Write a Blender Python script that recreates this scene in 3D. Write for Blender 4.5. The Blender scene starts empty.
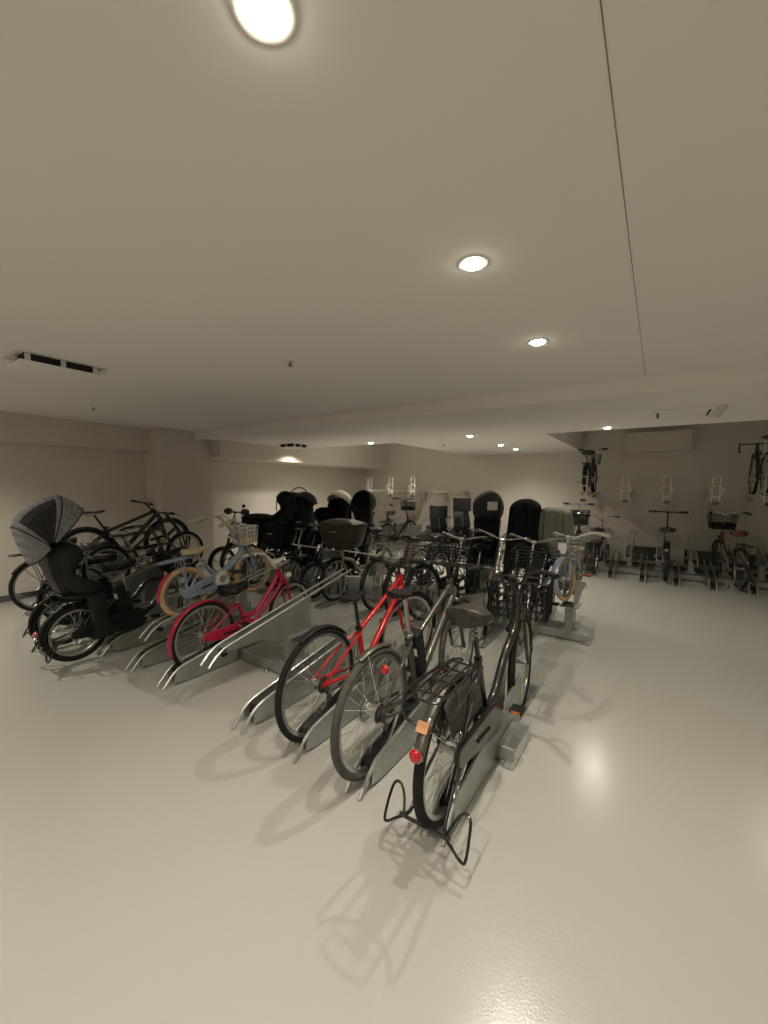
import bpy, math, random
from mathutils import Vector, Matrix
R = math.radians
random.seed(11)
scene = bpy.context.scene
COL = scene.collection

# ------------------------------------------------------------------ materials
def mat(name, col, rough=.5, metal=0., noise=.06, nscale=18., coat=0., bump=0., bscale=60., sheen=0., spec=.5, trans=0.):
    m = bpy.data.materials.new(name); m.use_nodes = True
    nt = m.node_tree; b = nt.nodes['Principled BSDF']
    b.inputs['Roughness'].default_value = rough
    b.inputs['Metallic'].default_value = metal
    b.inputs['Coat Weight'].default_value = coat
    b.inputs['Coat Roughness'].default_value = .12
    b.inputs['Sheen Weight'].default_value = sheen
    b.inputs['Specular IOR Level'].default_value = spec
    tc = nt.nodes.new('ShaderNodeTexCoord')
    n = nt.nodes.new('ShaderNodeTexNoise'); n.inputs['Scale'].default_value = nscale; n.inputs['Detail'].default_value = 4
    nt.links.new(tc.outputs['Object'], n.inputs['Vector'])
    r = nt.nodes.new('ShaderNodeValToRGB')
    r.color_ramp.elements[0].position = .3; r.color_ramp.elements[1].position = .7
    r.color_ramp.elements[0].color = (*[max(0, c*(1-noise)) for c in col], 1)
    r.color_ramp.elements[1].color = (*[min(1, c*(1+noise)) for c in col], 1)
    nt.links.new(n.outputs['Fac'], r.inputs['Fac']); nt.links.new(r.outputs['Color'], b.inputs['Base Color'])
    if bump:
        n2 = nt.nodes.new('ShaderNodeTexNoise'); n2.inputs['Scale'].default_value = bscale; n2.inputs['Detail'].default_value = 3
        nt.links.new(tc.outputs['Object'], n2.inputs['Vector'])
        bp = nt.nodes.new('ShaderNodeBump'); bp.inputs['Strength'].default_value = bump; bp.inputs['Distance'].default_value = .01
        nt.links.new(n2.outputs['Fac'], bp.inputs['Height']); nt.links.new(bp.outputs['Normal'], b.inputs['Normal'])
    return m

M = {}
def mk(k, *a, **kw): M[k] = mat(k, *a, **kw)
mk('galvanised', (.44, .46, .44), .42, .75, .14, 9)
mk('guide_steel', (.62, .63, .60), .33, .85, .08, 12)
mk('white_steel', (.72, .69, .60), .45, .1, .05)
mk('chrome', (.75, .75, .74), .18, 1., .03)
mk('alloy', (.55, .55, .54), .32, .9, .05)
mk('dark_alloy', (.10, .10, .10), .35, .6, .1)
mk('rubber', (.018, .018, .018), .8, 0, .15, 40, spec=.25)
mk('worn_rubber', (.085, .082, .078), .85, 0, .2, 30)
mk('tan_rubber', (.60, .40, .21), .7, 0, .08)
mk('black_plastic', (.014, .014, .015), .5, 0, .1, spec=.35)
mk('black_gloss', (.018, .018, .02), .22, 0, .05, coat=.5)
mk('black_fabric', (.013, .013, .015), .95, 0, .25, 30, bump=.3, bscale=80, spec=.25)
mk('charcoal', (.035, .035, .038), .8, 0, .15, 25, bump=.25, bscale=120)
mk('grey_fabric', (.30, .30, .33), .9, 0, .1, 14, bump=.25, bscale=90)
mk('green_grey_fabric', (.26, .28, .23), .85, 0, .12, 10, bump=.3, bscale=40)
mk('white_fabric', (.62, .58, .52), .9, 0, .06)
mk('brown_leather', (.055, .042, .032), .45, 0, .15, 22, bump=.2, bscale=70)
mk('saddle_vinyl', (.035, .030, .028), .38, 0, .1, 20)
mk('tan_vinyl', (.60, .48, .28), .5, 0, .06)
mk('cream', (.78, .72, .58), .4, 0, .04)
mk('white_paint', (.80, .78, .74), .3, 0, .03, coat=.3)
mk('red_paint', (.62, .015, .018), .3, .1, .05, coat=.6)
mk('magenta_paint', (.50, .012, .06), .28, .1, .05, coat=.6)
mk('blue_grey_paint', (.27, .33, .43), .35, .1, .05, coat=.4)
mk('olive_paint', (.15, .14, .115), .35, .55, .06, coat=.4)
mk('bronze_paint', (.045, .041, .036), .33, .4, .06, coat=.4)
mk('black_paint', (.014, .014, .015), .3, .1, .05, coat=.5)
mk('navy_paint', (.03, .045, .09), .35, .2, .05, coat=.4)
mk('maroon_paint', (.16, .035, .025), .35, .2, .05, coat=.4)
mk('orange_paint', (.5, .12, .03), .35, .1, .05)
mk('yellow_paint', (.75, .48, .02), .4, 0, .05)
mk('champagne_paint', (.45, .42, .33), .35, .4, .05, coat=.3)
mk('red_lens', (.60, .01, .012), .15, 0, .03, coat=.8)
mk('amber_lens', (.70, .22, .02), .2, 0, .03, coat=.6)
mk('clear_lens', (.75, .75, .72), .12, 0, .02, coat=.8)
mk('label_white', (.80, .78, .72), .5, 0, .02)
mk('label_orange', (.75, .38, .18), .5, 0, .03)
mk('label_ink', (.04, .04, .05), .6, 0, .02)
mk('vent_dark', (.025, .024, .022), .8, 0, .1)

# ------------------------------------------------------------------ geometry
class G:
    def __init__(s, T=None): s.v = []; s.f = []; s.mi = []; s.T = T
    def add(s, vs, fs, mi=0):
        o = len(s.v)
        s.v += [tuple(s.T @ Vector(v)) if s.T else tuple(v) for v in vs]
        s.f += [tuple(i+o for i in f) for f in fs]; s.mi += [mi]*len(fs)
        return s
    def tube(s, pts, r, n=8, closed=False, mi=0, flat=None):
        pts = [Vector(p) for p in pts]; N = len(pts)
        rs = r if isinstance(r, (list, tuple)) else [r]*N
        vs = []; up = None
        for i, p in enumerate(pts):
            if closed: t = pts[(i+1) % N]-pts[i-1]
            else: t = pts[min(i+1, N-1)]-pts[max(i-1, 0)]
            if t.length < 1e-9: t = Vector((0, 0, 1))
            t.normalize()
            if up is None:
                up = Vector((0, 0, 1)) if abs(t.z) < .9 else Vector((1, 0, 0))
            a = up-t*up.dot(t)
            if a.length < 1e-6: a = t.orthogonal()
            a.normalize(); b = t.cross(a); up = a
            for k in range(n):
                w = 2*math.pi*(k+.5)/n
                ca, cb = math.cos(w), math.sin(w)
                if flat: ca *= flat[0]; cb *= flat[1]
                vs.append(p+(a*ca+b*cb)*rs[i])
        fs = []
        for i in range(N if closed else N-1):
            j = (i+1) % N
            for k in range(n):
                l = (k+1) % n
                fs.append((i*n+k, i*n+l, j*n+l, j*n+k))
        if not closed:
            fs.append(tuple(range(n))[::-1]); fs.append(tuple((N-1)*n+k for k in range(n)))
        return s.add(vs, fs, mi)
    def box(s, c, d, mi=0, rot=None, taper=1.):
        c = Vector(c); x, y, z = [q/2 for q in d]
        vs = []
        for sz in (-1, 1):
            k = 1 if sz < 0 else taper
            for sx, sy in ((-1, -1), (1, -1), (1, 1), (-1, 1)):
                v = Vector((sx*x*k, sy*y*k, sz*z))
                if rot: v = rot @ v
                vs.append(c+v)
        return s.add(vs, [(0, 3, 2, 1), (4, 5, 6, 7), (0, 1, 5, 4), (1, 2, 6, 5), (2, 3, 7, 6), (3, 0, 4, 7)], mi)
    def lathe(s, prof, c, axis, n=32, mi=0, ang=2*math.pi, a0=0., ref=None, closed_prof=False):
        """prof: (radius, along axis)"""
        c = Vector(c); ax = Vector(axis).normalized()
        u = Vector(ref) if ref else ax.orthogonal(); u = (u-ax*u.dot(ax)).normalized(); w = ax.cross(u)
        full = abs(ang-2*math.pi) < 1e-6
        m = n if full else n+1; P = len(prof); vs = []
        for i in range(m):
            t = a0+ang*i/n
            d = u*math.cos(t)+w*math.sin(t)
            for (r, h) in prof: vs.append(c+d*r+ax*h)
        fs = []
        for i in range(n):
            j = (i+1) % m
            for k in range(P if closed_prof else P-1):
                l = (k+1) % P
                fs.append((i*P+k, j*P+k, j*P+l, i*P+l))
        if closed_prof and not full:
            fs.append(tuple(range(P))); fs.append(tuple(n*P+k for k in range(P))[::-1])
        return s.add(vs, fs, mi)
    def disc(s, c, axis, r, t, n=24, mi=0):
        return s.lathe([(.0001, -t/2), (r, -t/2), (r, t/2), (.0001, t/2)], c, axis, n, mi)
    def ball(s, c, r, n=12, mi=0, sc=(1, 1, 1)):
        vs = []; fs = []; m = n//2
        for i in range(m+1):
            p = math.pi*i/m
            for k in range(n):
                t = 2*math.pi*k/n
                vs.append((c[0]+r*sc[0]*math.sin(p)*math.cos(t), c[1]+r*sc[1]*math.sin(p)*math.sin(t), c[2]+r*sc[2]*math.cos(p)))
        for i in range(m):
            for k in range(n):
                l = (k+1) % n
                fs.append((i*n+k, (i+1)*n+k, (i+1)*n+l, i*n+l))
        return s.add(vs, fs, mi)
    def grid(s, rows, mi=0, closed=False):
        n = len(rows[0]); vs = [p for r_ in rows for p in r_]; fs = []
        for i in range(len(rows)-1):
            for k in range(n if closed else n-1):
                l = (k+1) % n
                fs.append((i*n+k, i*n+l, (i+1)*n+l, (i+1)*n+k))
        return s.add(vs, fs, mi)
    def plate(s, outline, t, axis='y', off=0., mi=0):
        """extrude an (a,b) outline; axis y -> (x,z) outline, x -> (y,z) outline"""
        n = len(outline); vs = []
        for d in (-t/2, t/2):
            for a, b in outline:
                vs.append((a, off+d, b) if axis == 'y' else (off+d, a, b) if axis == 'x' else (a, b, off+d))
        fs = [tuple(range(n))[::-1], tuple(range(n, 2*n))]+[(i, (i+1) % n, n+(i+1) % n, n+i) for i in range(n)]
        return s.add(vs, fs, mi)
    def build(s, name, mats, parent=None, smooth=True, solid=0., sub=0, bevel=0.):
        me = bpy.data.meshes.new(name); me.from_pydata(s.v, [], s.f); 
        if not isinstance(mats, (list, tuple)): mats = [mats]
        for m in mats: me.materials.append(M[m] if isinstance(m, str) else m)
        me.polygons.foreach_set('material_index', s.mi)
        me.polygons.foreach_set('use_smooth', [smooth]*len(s.f))
        me.update()
        o = bpy.data.objects.new(name, me); COL.objects.link(o)
        if smooth:
            try: me.set_sharp_from_angle(angle=R(38))
            except Exception: pass
        if parent: o.parent = parent
        if solid:
            q = o.modifiers.new('thick', 'SOLIDIFY'); q.thickness = solid; q.offset = 0
        if bevel:
            q = o.modifiers.new('bevel', 'BEVEL'); q.width = bevel; q.segments = 2; q.limit_method = 'ANGLE'
        if sub:
            q = o.modifiers.new('sub', 'SUBSURF'); q.levels = sub; q.render_levels = sub
        return o

def smooth(pts, k=5):
    P = [Vector(p) for p in pts]; out = []
    for i in range(len(P)-1):
        a = P[max(i-1, 0)]; b = P[i]; c = P[i+1]; d = P[min(i+2, len(P)-1)]
        for j in range(k):
            t = j/k
            out.append(.5*((2*b)+(c-a)*t+(2*a-5*b+4*c-d)*t*t+(3*b-a-3*c+d)*t**3))
    out.append(P[-1]); return out

def tag(o, label=None, cat=None, group=None, kind=None):
    if label: o['label'] = label
    if cat: o['category'] = cat
    if group: o['group'] = group
    if kind: o['kind'] = kind
    return o
def empty(name, loc=(0, 0, 0), rz=0.):
    o = bpy.data.objects.new(name, None); COL.objects.link(o); o.location = loc; o.rotation_euler = (0, 0, rz)
    o.empty_display_size = .1
    return o
def copy_tree(o, parent=None):
    c = o.copy(); COL.objects.link(c)
    if parent: c.parent = parent
    for ch in [q for q in bpy.data.objects if q.parent == o]: copy_tree(ch, c)
    return c
FLOOR_C = (.57, .575, .52)
WALL_C = (.72, .675, .60)
CEIL_C = (.88, .855, .82)
POW = 47.
LCOL = (1., .895, .765)
EXPO = .03
# ------------------------------------------------------------------ bicycles
def wheel(root, name, c, Rw, tr, S, T=None, spokes=28, hub_r=.022, front=False, lod=0):
    """rim is the part; tyre, spokes and hub are its sub-parts"""
    rr = Rw-2*tr; n = 40 if lod else 56
    tw = Matrix.Identity(4) if T is None else T
    g = G(tw); ax = (0, 1, 0)
    w = min(.013, tr*.6)
    g.lathe([(rr+.003, -w), (rr+.003, w), (rr-.016, w*.8), (rr-.019, 0), (rr-.016, -w*.8)], c, ax, n, closed_prof=True)
    rim = g.build(name, S.get('rim', 'alloy'), root)
    g = G(tw); k = 10
    rc = Rw-tr
    g.lathe([(rc+tr*math.cos(2*math.pi*i/k), tr*math.sin(2*math.pi*i/k)) for i in range(k)], c, ax, n+8, closed_prof=True)
    g.build('tyre', S.get('tyre', 'rubber'), rim)
    g = G(tw); hw = .03 if front else .04
    ns = spokes if not lod else 20
    for i in range(ns):
        a = 2*math.pi*i/ns; sd = 1 if i % 2 else -1
        b = a+(.55 if (i//2) % 2 else -.55)*(1 if hub_r < .04 else .4)
        p0 = (c[0]+hub_r*math.cos(b), c[1]+sd*hw, c[2]+hub_r*math.sin(b))
        p1 = (c[0]+(rr-.012)*math.cos(a), c[1], c[2]+(rr-.012)*math.sin(a))
        g.tube([p0, p1], .0013 if not lod else .0016, 3)
    g.build('spokes', 'chrome' if S.get('spokes', 1) == 1 else S['spokes'], rim)
    g = G(tw)
    g.lathe([(.0001, -.055), (.007, -.055), (.007, -hw-.004), (hub_r+.004, -hw-.003), (hub_r+.004, -hw+.003), (hub_r*.72, -hw+.006), (hub_r*.72, hw-.006), (hub_r+.004, hw-.003), (hub_r+.004, hw+.003), (.007, hw+.004), (.007, .055), (.0001, .055)], c, ax, 20)
    g.build('hub', 'alloy', rim)
    return rim

def fender(root, name, c, Rw, w, a0, a1, m, T=None, drop=0.):
    g = G(T); rows = []; n = 22
    for i in range(n+1):
        a = R(a0+(a1-a0)*i/n); rad = Rw+.016
        rows.append([(c[0]+(rad-.012*(abs(q)**2))*math.cos(a), c[1]+q*w/2, c[2]+(rad-.012*(abs(q)**2))*math.sin(a)) for q in (-1, -.7, -.35, 0, .35, .7, 1)])
    g.grid(rows)
    # stay wires
    o = g.build(name, m, root, solid=.002)
    a = R(a0+(a1-a0)*.82) if 'rear' in name else R(a0+(a1-a0)*.15)
    s = G(T)
    for sd in (-1, 1):
        s.tube([(c[0], c[1]+sd*.052, c[2]), (c[0]+(Rw+.008)*math.cos(a), c[1]+sd*w/2, c[2]+(Rw+.008)*math.sin(a))], .0022, 5)
    s.build('fender_stay', 'chrome' if m not in ('black_plastic', 'rubber') else 'dark_alloy', o)
    return o

def saddle(root, x, z, kind, m, tilt=0.):
    g = G(Matrix.Translation((x, 0, z)) @ Matrix.Rotation(R(tilt), 4, 'Y'))
    if kind == 'city': L, W, H = .28, .245, .10
    elif kind == 'kid': L, W, H = .22, .165, .05
    else: L, W, H = .27, .145, .035
    rows = []; N = 14
    for i in range(N+1):
        t = i/N; xx = -L*.48+L*t
        if t < .42: w = W*.5*math.sin(math.pi/2*min(1, (t+.05)/.32))**.6
        else:
            u = min(1., (t-.42)/.58); w = W*.5*((1-u)**1.6*.83+.17)
        if t > .95: w *= .7
        if t < .03: w *= .75
        h = H*(1-.18*math.sin(math.pi*min(1, t*1.2))-.35*max(0, t-.5))
        zt = .006*math.cos(math.pi*t*1.6)+H*.16*max(0, t-.5)
        sec = []
        for k in range(12):
            a = 2*math.pi*k/12
            ca, sa = math.cos(a), math.sin(a)
            sec.append((xx, w*(abs(ca)**.7)*(1 if ca > 0 else -1), zt+(h*.5*(abs(sa)**.8)*(1 if sa > 0 else -1))))
        rows.append(sec)
    g.grid(rows, closed=True)
    g.add(rows[0], [tuple(range(12))]); g.add(rows[-1], [tuple(range(12))[::-1]])
    o = g.build('saddle', m, root)
    r_ = G(g.T)
    for sd in (-1, 1):
        r_.tube(smooth([(-L*.38, sd*.05, -H*.3), (-L*.2, sd*.024, -H*.5-.018), (L*.1, sd*.02, -H*.5-.018), (L*.4, sd*.008, -H*.25)], 3), .0035, 5)
    if kind == 'city':
        for sd in (-1, 1):
            hel = [(-L*.3+.014*math.cos(j*.9), sd*.055+.014*math.sin(j*.9), -H*.4-.0035*j) for j in range(18)]
            r_.tube(hel, .0025, 4)
    r_.build('saddle_rail', 'chrome' if m != 'rubber' else 'dark_alloy', o)
    return o

def bike(name, label, cat, loc, heading, S, pitch=0., lean=0., group=None):
    """loc = ground point under the rear axle; heading in degrees from +x"""
    root = empty(name); tag(root, label, cat, group)
    root.matrix_world = Matrix.Translation(loc) @ Matrix.Rotation(R(heading), 4, 'Z') @ Matrix.Rotation(R(-pitch), 4, 'Y') @ Matrix.Rotation(R(lean), 4, 'X')
    Rw = S['R']; Rf = S.get('Rf', Rw); wb = S['wb']; tr = S.get('tr', .019); lod = S.get('lod', 0)
    fm = S['frame']; st = S['style']
    ra = Vector((0, 0, Rw)); fa = Vector((wb, 0, Rf))
    bb = Vector((S.get('bbx', .43*wb/1.1 if wb < 1.1 else .45), 0, S.get('bbz', .28 if Rw > .3 else Rw*.98)))
    hx, hz = S.get('hx', wb-.27), S['hz']                 # handlebar clamp
    sx, sz = S.get('sx', bb.x-.24), S['sz']               # saddle
    # steering axis from above front axle back to handlebar
    crown = Vector((wb-.05-(.10)*.36-.02, 0, 2*Rf+.035)) if Rf > .25 else Vector((wb-.06, 0, 2*Rf+.03))
    axis = (Vector((hx, 0, hz))-crown); 
    if axis.length < .05 or abs(axis.x) > axis.z: axis = Vector((-.3, 0, 1))
    axis.normalize()
    htl = S.get('htl', .15)
    hb0 = crown+axis*.015; ht1 = hb0+axis*htl
    steer = R(S.get('steer', 0))
    ST = Matrix.Translation(crown) @ Matrix.Rotation(steer, 4, axis) @ Matrix.Translation(-crown)
    # ---- wheels
    wheel(root, 'rear_wheel', ra, Rw, tr, S, None, hub_r=S.get('rhub', .026), lod=lod)
    wheel(root, 'front_wheel', fa, Rf, tr, S, ST, hub_r=S.get('fhub', .02), front=True, lod=lod)
    # ---- frame
    g = G(); top = Vector((sx+.02, 0, sz-.06))
    stt = S.get('stt', .62)
    seat_top = bb+(top-bb)*stt
    rt = S.get('rt', .016)
    g.tube([bb, seat_top], rt, 12)
    g.tube([hb0-axis*.005, ht1+axis*.005], rt*1.25, 14)
    cs = .052
    if st == 'sport':
        g.tube([ht1-axis*.03, seat_top-(top-bb).normalized()*.02], rt*.95, 12)
        g.tube([hb0+axis*.03, bb+Vector((.01, 0, .01))], rt*1.25, 12)
    elif st == 'ebike':       # sloping top tube and a thick down tube
        g.tube([ht1-axis*.04, bb+(seat_top-bb)*.80], rt*1.0, 12)
        g.tube([hb0+axis*.03, bb+Vector((.02, 0, .02))], rt*1.4, 12)
    elif st == 'city':        # one swept low tube
        mid = Vector((bb.x+.16, 0, bb.z+.06))
        g.tube(smooth([hb0+axis*htl*.5, hb0+Vector((-.045, 0, -.07)), (bb.x+.30*(wb/1.1), 0, bb.z+.22), mid, bb+Vector((.02, 0, .02)), bb+Vector((-.10, 0, .06))], 6), rt*1.55, 12)
    elif st == 'loop':        # low U of two tubes
        g.tube(smooth([ht1-axis*.03, ht1+Vector((-.03, 0, -.12)), (bb.x+.20*(wb/1.1), 0, bb.z+.15), (bb.x+.10, 0, bb.z+.09), bb+(seat_top-bb)*.36], 6), rt*1.35, 12)
        g.tube(smooth([hb0+axis*.02, hb0+Vector((-.06, 0, -.10)), (bb.x+.12, 0, bb.z+.02), bb], 6), rt*1.0, 12)
    elif st == 'kid':         # one stout straight tube with a bend
        g.tube(smooth([hb0+axis*htl*.55, hb0+Vector((-.05, 0, -.05)), (bb.x+.09, 0, bb.z+.05), bb], 6), rt*1.7, 12)
    elif st == 'mixte':
        g.tube([hb0+axis*.03, bb], rt*1.2, 12)
        g.tube(smooth([ht1-axis*.03, (bb.x+.28, 0, bb.z+.28), bb+(seat_top-bb)*.45], 5), rt*.95, 12)
    for sd in (-1, 1):
        g.tube(smooth([bb+Vector((-.02, sd*.025, 0)), bb.lerp(ra, .45)+Vector((0, sd*.042, 0)), ra+Vector((0, sd*cs, 0))], 4), rt*.62, 8)
        g.tube(smooth([bb+(seat_top-bb)*.88+Vector((0, sd*.016, 0)), (seat_top*.6+ra*.4)+Vector((0, sd*.04, 0)), ra+Vector((0, sd*cs, 0))], 4), rt*.5, 8)
        g.disc(ra+Vector((0, sd*cs, 0)), (0, 1, 0), .022, .006, 14)
    g.disc(bb, (0, 1, 0), .024, .075, 18)
    fr = g.build('frame', fm, root)
    if S.get('decal'):
        g = G(); a = hb0+axis*.03; d = (bb-a)
        for k, t in enumerate((.28, .36, .44, .52)):
            p = a+d*t
            g.tube([p+Vector((0, 0, 0)), p+d.normalized()*.028], rt*1.42, 12)
        g.build('down_tube_band', S['decal'], fr)
    # ---- seat post, saddle
    g = G(); g.tube([seat_top-(top-bb).normalized()*.03, top+Vector((0, 0, .015))], .0135, 10)
    g.lathe([(rt+.001, -.012), (rt+.007, -.01), (rt+.007, .01), (rt+.001, .012)], seat_top, top-bb, 14)
    g.build('seat_post', S.get('post', 'alloy'), root)
    saddle(root, sx, sz, S.get('saddle', 'sport'), S.get('saddle_m', 'saddle_vinyl'), S.get('stilt', 0))
    # ---- fork
    g = G(ST)
    for sd in (-1, 1):
        g.tube(smooth([crown+Vector((0, sd*.018, .0)), crown+Vector((.006, sd*.043, -.03)), (crown*.45+fa*.55)+Vector((-.018 if Rf > .25 else 0, sd*.048, 0)), fa+Vector((0, sd*.05, 0))], 5), rt*.72, 8)
        g.disc(fa+Vector((0, sd*.05, 0)), (0, 1, 0), .013, .008, 12)
    g.tube([crown+Vector((0, -.045, -.02)), crown+Vector((0, .045, -.02))], .013, 8)
    g.tube([crown, ht1], rt*.8, 8)
    g.build('fork', S.get('fork', fm), root)
    if S.get('dropbrake', 1) and not lod:
        g = G(ST); p = crown+Vector((.03, 0, .0))
        for sd in (-1, 1):
            g.tube(smooth([p+Vector((0, 0, .01)), p+Vector((.01, sd*.03, 0)), p+Vector((.012, sd*.033, -.04)), p+Vector((0, sd*.016, -.06))], 3), .005, 6)
        g.build('brake_calliper', 'alloy', root)
    # ---- stem and handlebar
    hbm = S.get('hbm', 'alloy'); H = S.get('hb', 'flat')
    hc = Vector((hx, 0, hz)); W = S.get('hw', .29)
    g = G(ST)
    stm = ht1+axis*max(0.02, (hz-ht1.z-.05))
    g.tube(smooth([ht1-axis*.02, stm, hc], 3), .0125, 10)
    g.disc(hc, (0, 1, 0), .02, .05, 14)
    g.build('handlebar_stem', S.get('stem', hbm), root)
    def sym(pts): return [(x, -y, z) for x, y, z in pts[::-1]]+[p for p in pts]
    if H == 'flat':
        half = [(hx, .03, hz), (hx-.008, .12, hz+.006), (hx-.03, W-.05, hz+.012), (hx-.045, W, hz+.012)]
        gr = [(hx-.024, W-.105, hz+.011), (hx-.045, W+.002, hz+.012)]; lv = [(hx-.01, W-.14, hz), (hx+.035, W-.09, hz-.012), (hx+.02, W-.01, hz-.02)]
    elif H == 'swept':
        half = [(hx, .02, hz), (hx+.025, .07, hz+.02), (hx+.02, W*.62, hz+.05), (hx-.05, W*.86, hz+.055), (hx-.20, W, hz+.03)]
        gr = [(hx-.09, W*.915, hz+.05), (hx-.215, W+.004, hz+.028)]; lv = [(hx-.03, W*.84, hz+.04), (hx-.03, W*.98, hz+.03), (hx-.14, W+.035, hz+.01)]
    elif H == 'drop':
        half = [(hx, .02, hz), (hx, W-.03, hz), (hx+.06, W, hz-.005), (hx+.095, W, hz-.05), (hx+.07, W+.004, hz-.11), (hx, W+.008, hz-.125)]
        gr = [(hx+.05, W, hz-.115), (hx-.005, W+.008, hz-.126)]; lv = [(hx+.07, W, hz+.02), (hx+.105, W, hz+.01), (hx+.12, W+.003, hz-.05), (hx+.10, W+.005, hz-.10)]
    else:  # 'up'
        half = [(hx, .02, hz-.04), (hx, .06, hz-.03), (hx+.005, .10, hz+.03), (hx-.01, W*.7, hz+.05), (hx-.09, W, hz+.045)]
        gr = [(hx-.03, W*.80, hz+.05), (hx-.10, W+.01, hz+.045)]; lv = [(hx, W*.72, hz+.045), (hx+.02, W*.85, hz+.035), (hx-.04, W+.02, hz+.03)]
    path = smooth(sym(half), 4)
    g = G(ST); g.tube(path, .0115, 8)
    hbo = g.build('handlebar', hbm, root)
    for sd in (-1, 1):
        q = [(x, sd*y, z) for x, y, z in gr]
        g = G(ST); g.tube([q[0], Vector(q[0]).lerp(Vector(q[1]), .5), q[1]], [.0165, .0155, .0175], 10); g.build('grip', S.get('grip', 'rubber'), hbo)
        q = [(x, sd*y, z) for x, y, z in lv]
        g = G(ST); g.tube(smooth(q, 3), .0055, 6, flat=(1, 1.5)); g.ball(q[0], .016, 8); g.build('brake_lever', S.get('lever', 'dark_alloy'), hbo)
    if not lod or S.get('cables'):
        g = G(ST)
        for sd in (-1, 1):
            a = Vector((lv[0][0], sd*lv[0][1], lv[0][2]))
            g.tube(smooth([a, (hx+.06, sd*W*.35, hz+.06), (hx+.10, sd*.02, hz-.04), tuple(hb0+axis*htl*.6+Vector((.03, sd*.01, 0)))], 5), .0026, 5)
        g.build('brake_cable', S.get('cable', 'black_plastic'), root)
    if S.get('bell'):
        g = G(ST); g.ball((hx-.01, .10, hz+.03), .02, 12, sc=(1, 1, .7)); g.build('bell', 'chrome', hbo)
    # ---- drive
    crk = R(S.get('crank', 20)); cr = S.get('cr', .165 if Rw > .3 else .13)
    cy = -.055
    cm = S.get('case')
    g = G(); nr = S.get('ring', .075)
    g.lathe([(nr*.55, -.002), (nr, -.002), (nr, .002), (nr*.55, .002)], bb+Vector((0, cy, 0)), (0, 1, 0), 28, closed_prof=True)
    for k in range(5):
        a = 2*math.pi*k/5; g.tube([bb+Vector((0, cy, 0)), bb+Vector((math.cos(a)*nr*.6, cy, math.sin(a)*nr*.6))], .006, 6)
    for sd, sg in ((-1, 1), (1, -1)):
        g.tube([bb+Vector((0, sd*.045, 0)), bb+Vector((sg*cr*math.cos(crk), sd*.085, sg*cr*math.sin(crk)))], [.014, .009], 8)
    ck = g.build('crankset', S.get('crank_m', 'alloy'), root)
    for sd, sg in ((-1, 1), (1, -1)):
        p = bb+Vector((sg*cr*math.cos(crk), sd*.135, sg*cr*math.sin(crk)))
        g = G(); g.box(p, (.085, .075, .022)); pd = g.build('pedal', S.get('pedal', 'black_plastic'), ck, bevel=.004)
        g = G(); 
        g.box(p+Vector((-.0435, 0, 0)), (.004, .05, .015))
        g.build('pedal_reflector', 'amber_lens', pd)
    tp = []
    rs = .036
    for k in range(13):
        a = math.pi/2+math.pi*k/12; tp.append((ra.x+rs*math.cos(a), cy, ra.z+rs*math.sin(a)))
    for k in range(13):
        a = -math.pi/2+math.pi*k/12; tp.append((bb.x+nr*math.cos(a), cy, bb.z+nr*math.sin(a)))
    if cm:
        g = G(); out = []
        rs2, nr2 = S.get('case_r', (.045, .098))
        for k in range(13):
            a = math.pi/2+math.pi*k/12; out.append((ra.x+rs2*math.cos(a)-.01, ra.z+rs2*math.sin(a)))
        for k in range(13):
            a = -math.pi/2+math.pi*k/12; out.append((bb.x+nr2*math.cos(a), bb.z+nr2*math.sin(a)))
        g.plate(out, .03, 'y', cy-.006)
        co = g.build('chain_case', cm, root, bevel=.006)
        g = G()
        sl = [ra.lerp(bb, .34)+Vector((0, cy-.022, -.004)), ra.lerp(bb, .68)+Vector((0, cy-.022, .0))]
        g.tube(sl, .009, 8); g.build('case_slot', 'black_plastic', co)
        if S.get('case_ring'):
            g = G(); g.lathe([(.035, -.004), (.075, -.004), (.075, .004), (.035, .004)], bb+Vector((0, cy-.026, 0)), (0, 1, 0), 28, closed_prof=True)
            g.build('case_ring', S['case_ring'], co)
    else:
        g = G(); g.tube(tp, .0042, 4, closed=True); g.build('chain', 'dark_alloy', root)
        g = G()
        for rr_, yy in ((.05, -.044), (.043, -.04), (.036, -.036)):
            g.lathe([(.02, -.0012), (rr_, -.0012), (rr_, .0012), (.02, .0012)], ra+Vector((0, yy, 0)), (0, 1, 0), 22, closed_prof=True)
        g.build('cassette', 'dark_alloy', root)
        g = G(); d = ra+Vector((.01, -.062, -.03)); g.tube([ra+Vector((.0, -.06, -.01)), d, d+Vector((.02, 0, -.055))], .008, 6)
        g.disc(d, (0, 1, 0), .022, .006, 14); g.disc(d+Vector((.02, 0, -.055)), (0, 1, 0), .022, .006, 14)
        g.build('derailleur', 'dark_alloy', root)
    if S.get('disc'):
        g = G()
        g.lathe([(.045, -.001), (.075, -.001), (.075, .001), (.045, .001)], ra+Vector((0, .05, 0)), (0, 1, 0), 28, closed_prof=True)
        for k in range(6):
            a = k*math.pi/3; g.tube([ra+Vector((0, .05, 0)), ra+Vector((.05*math.cos(a), .05, .05*math.sin(a)))], .003, 4)
        g.build('brake_disc', 'alloy', root)
    # ---- fenders
    if S.get('fr'): fender(root, 'rear_fender', ra, Rw, S.get('fw', .055), S.get('fr0', 60), S.get('fr1', 205), S['fr'])
    if S.get('ff'): fender(root, 'front_fender', fa, Rf, S.get('fw', .05), S.get('ff0', -8), S.get('ff1', 130), S['ff'], ST)
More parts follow.
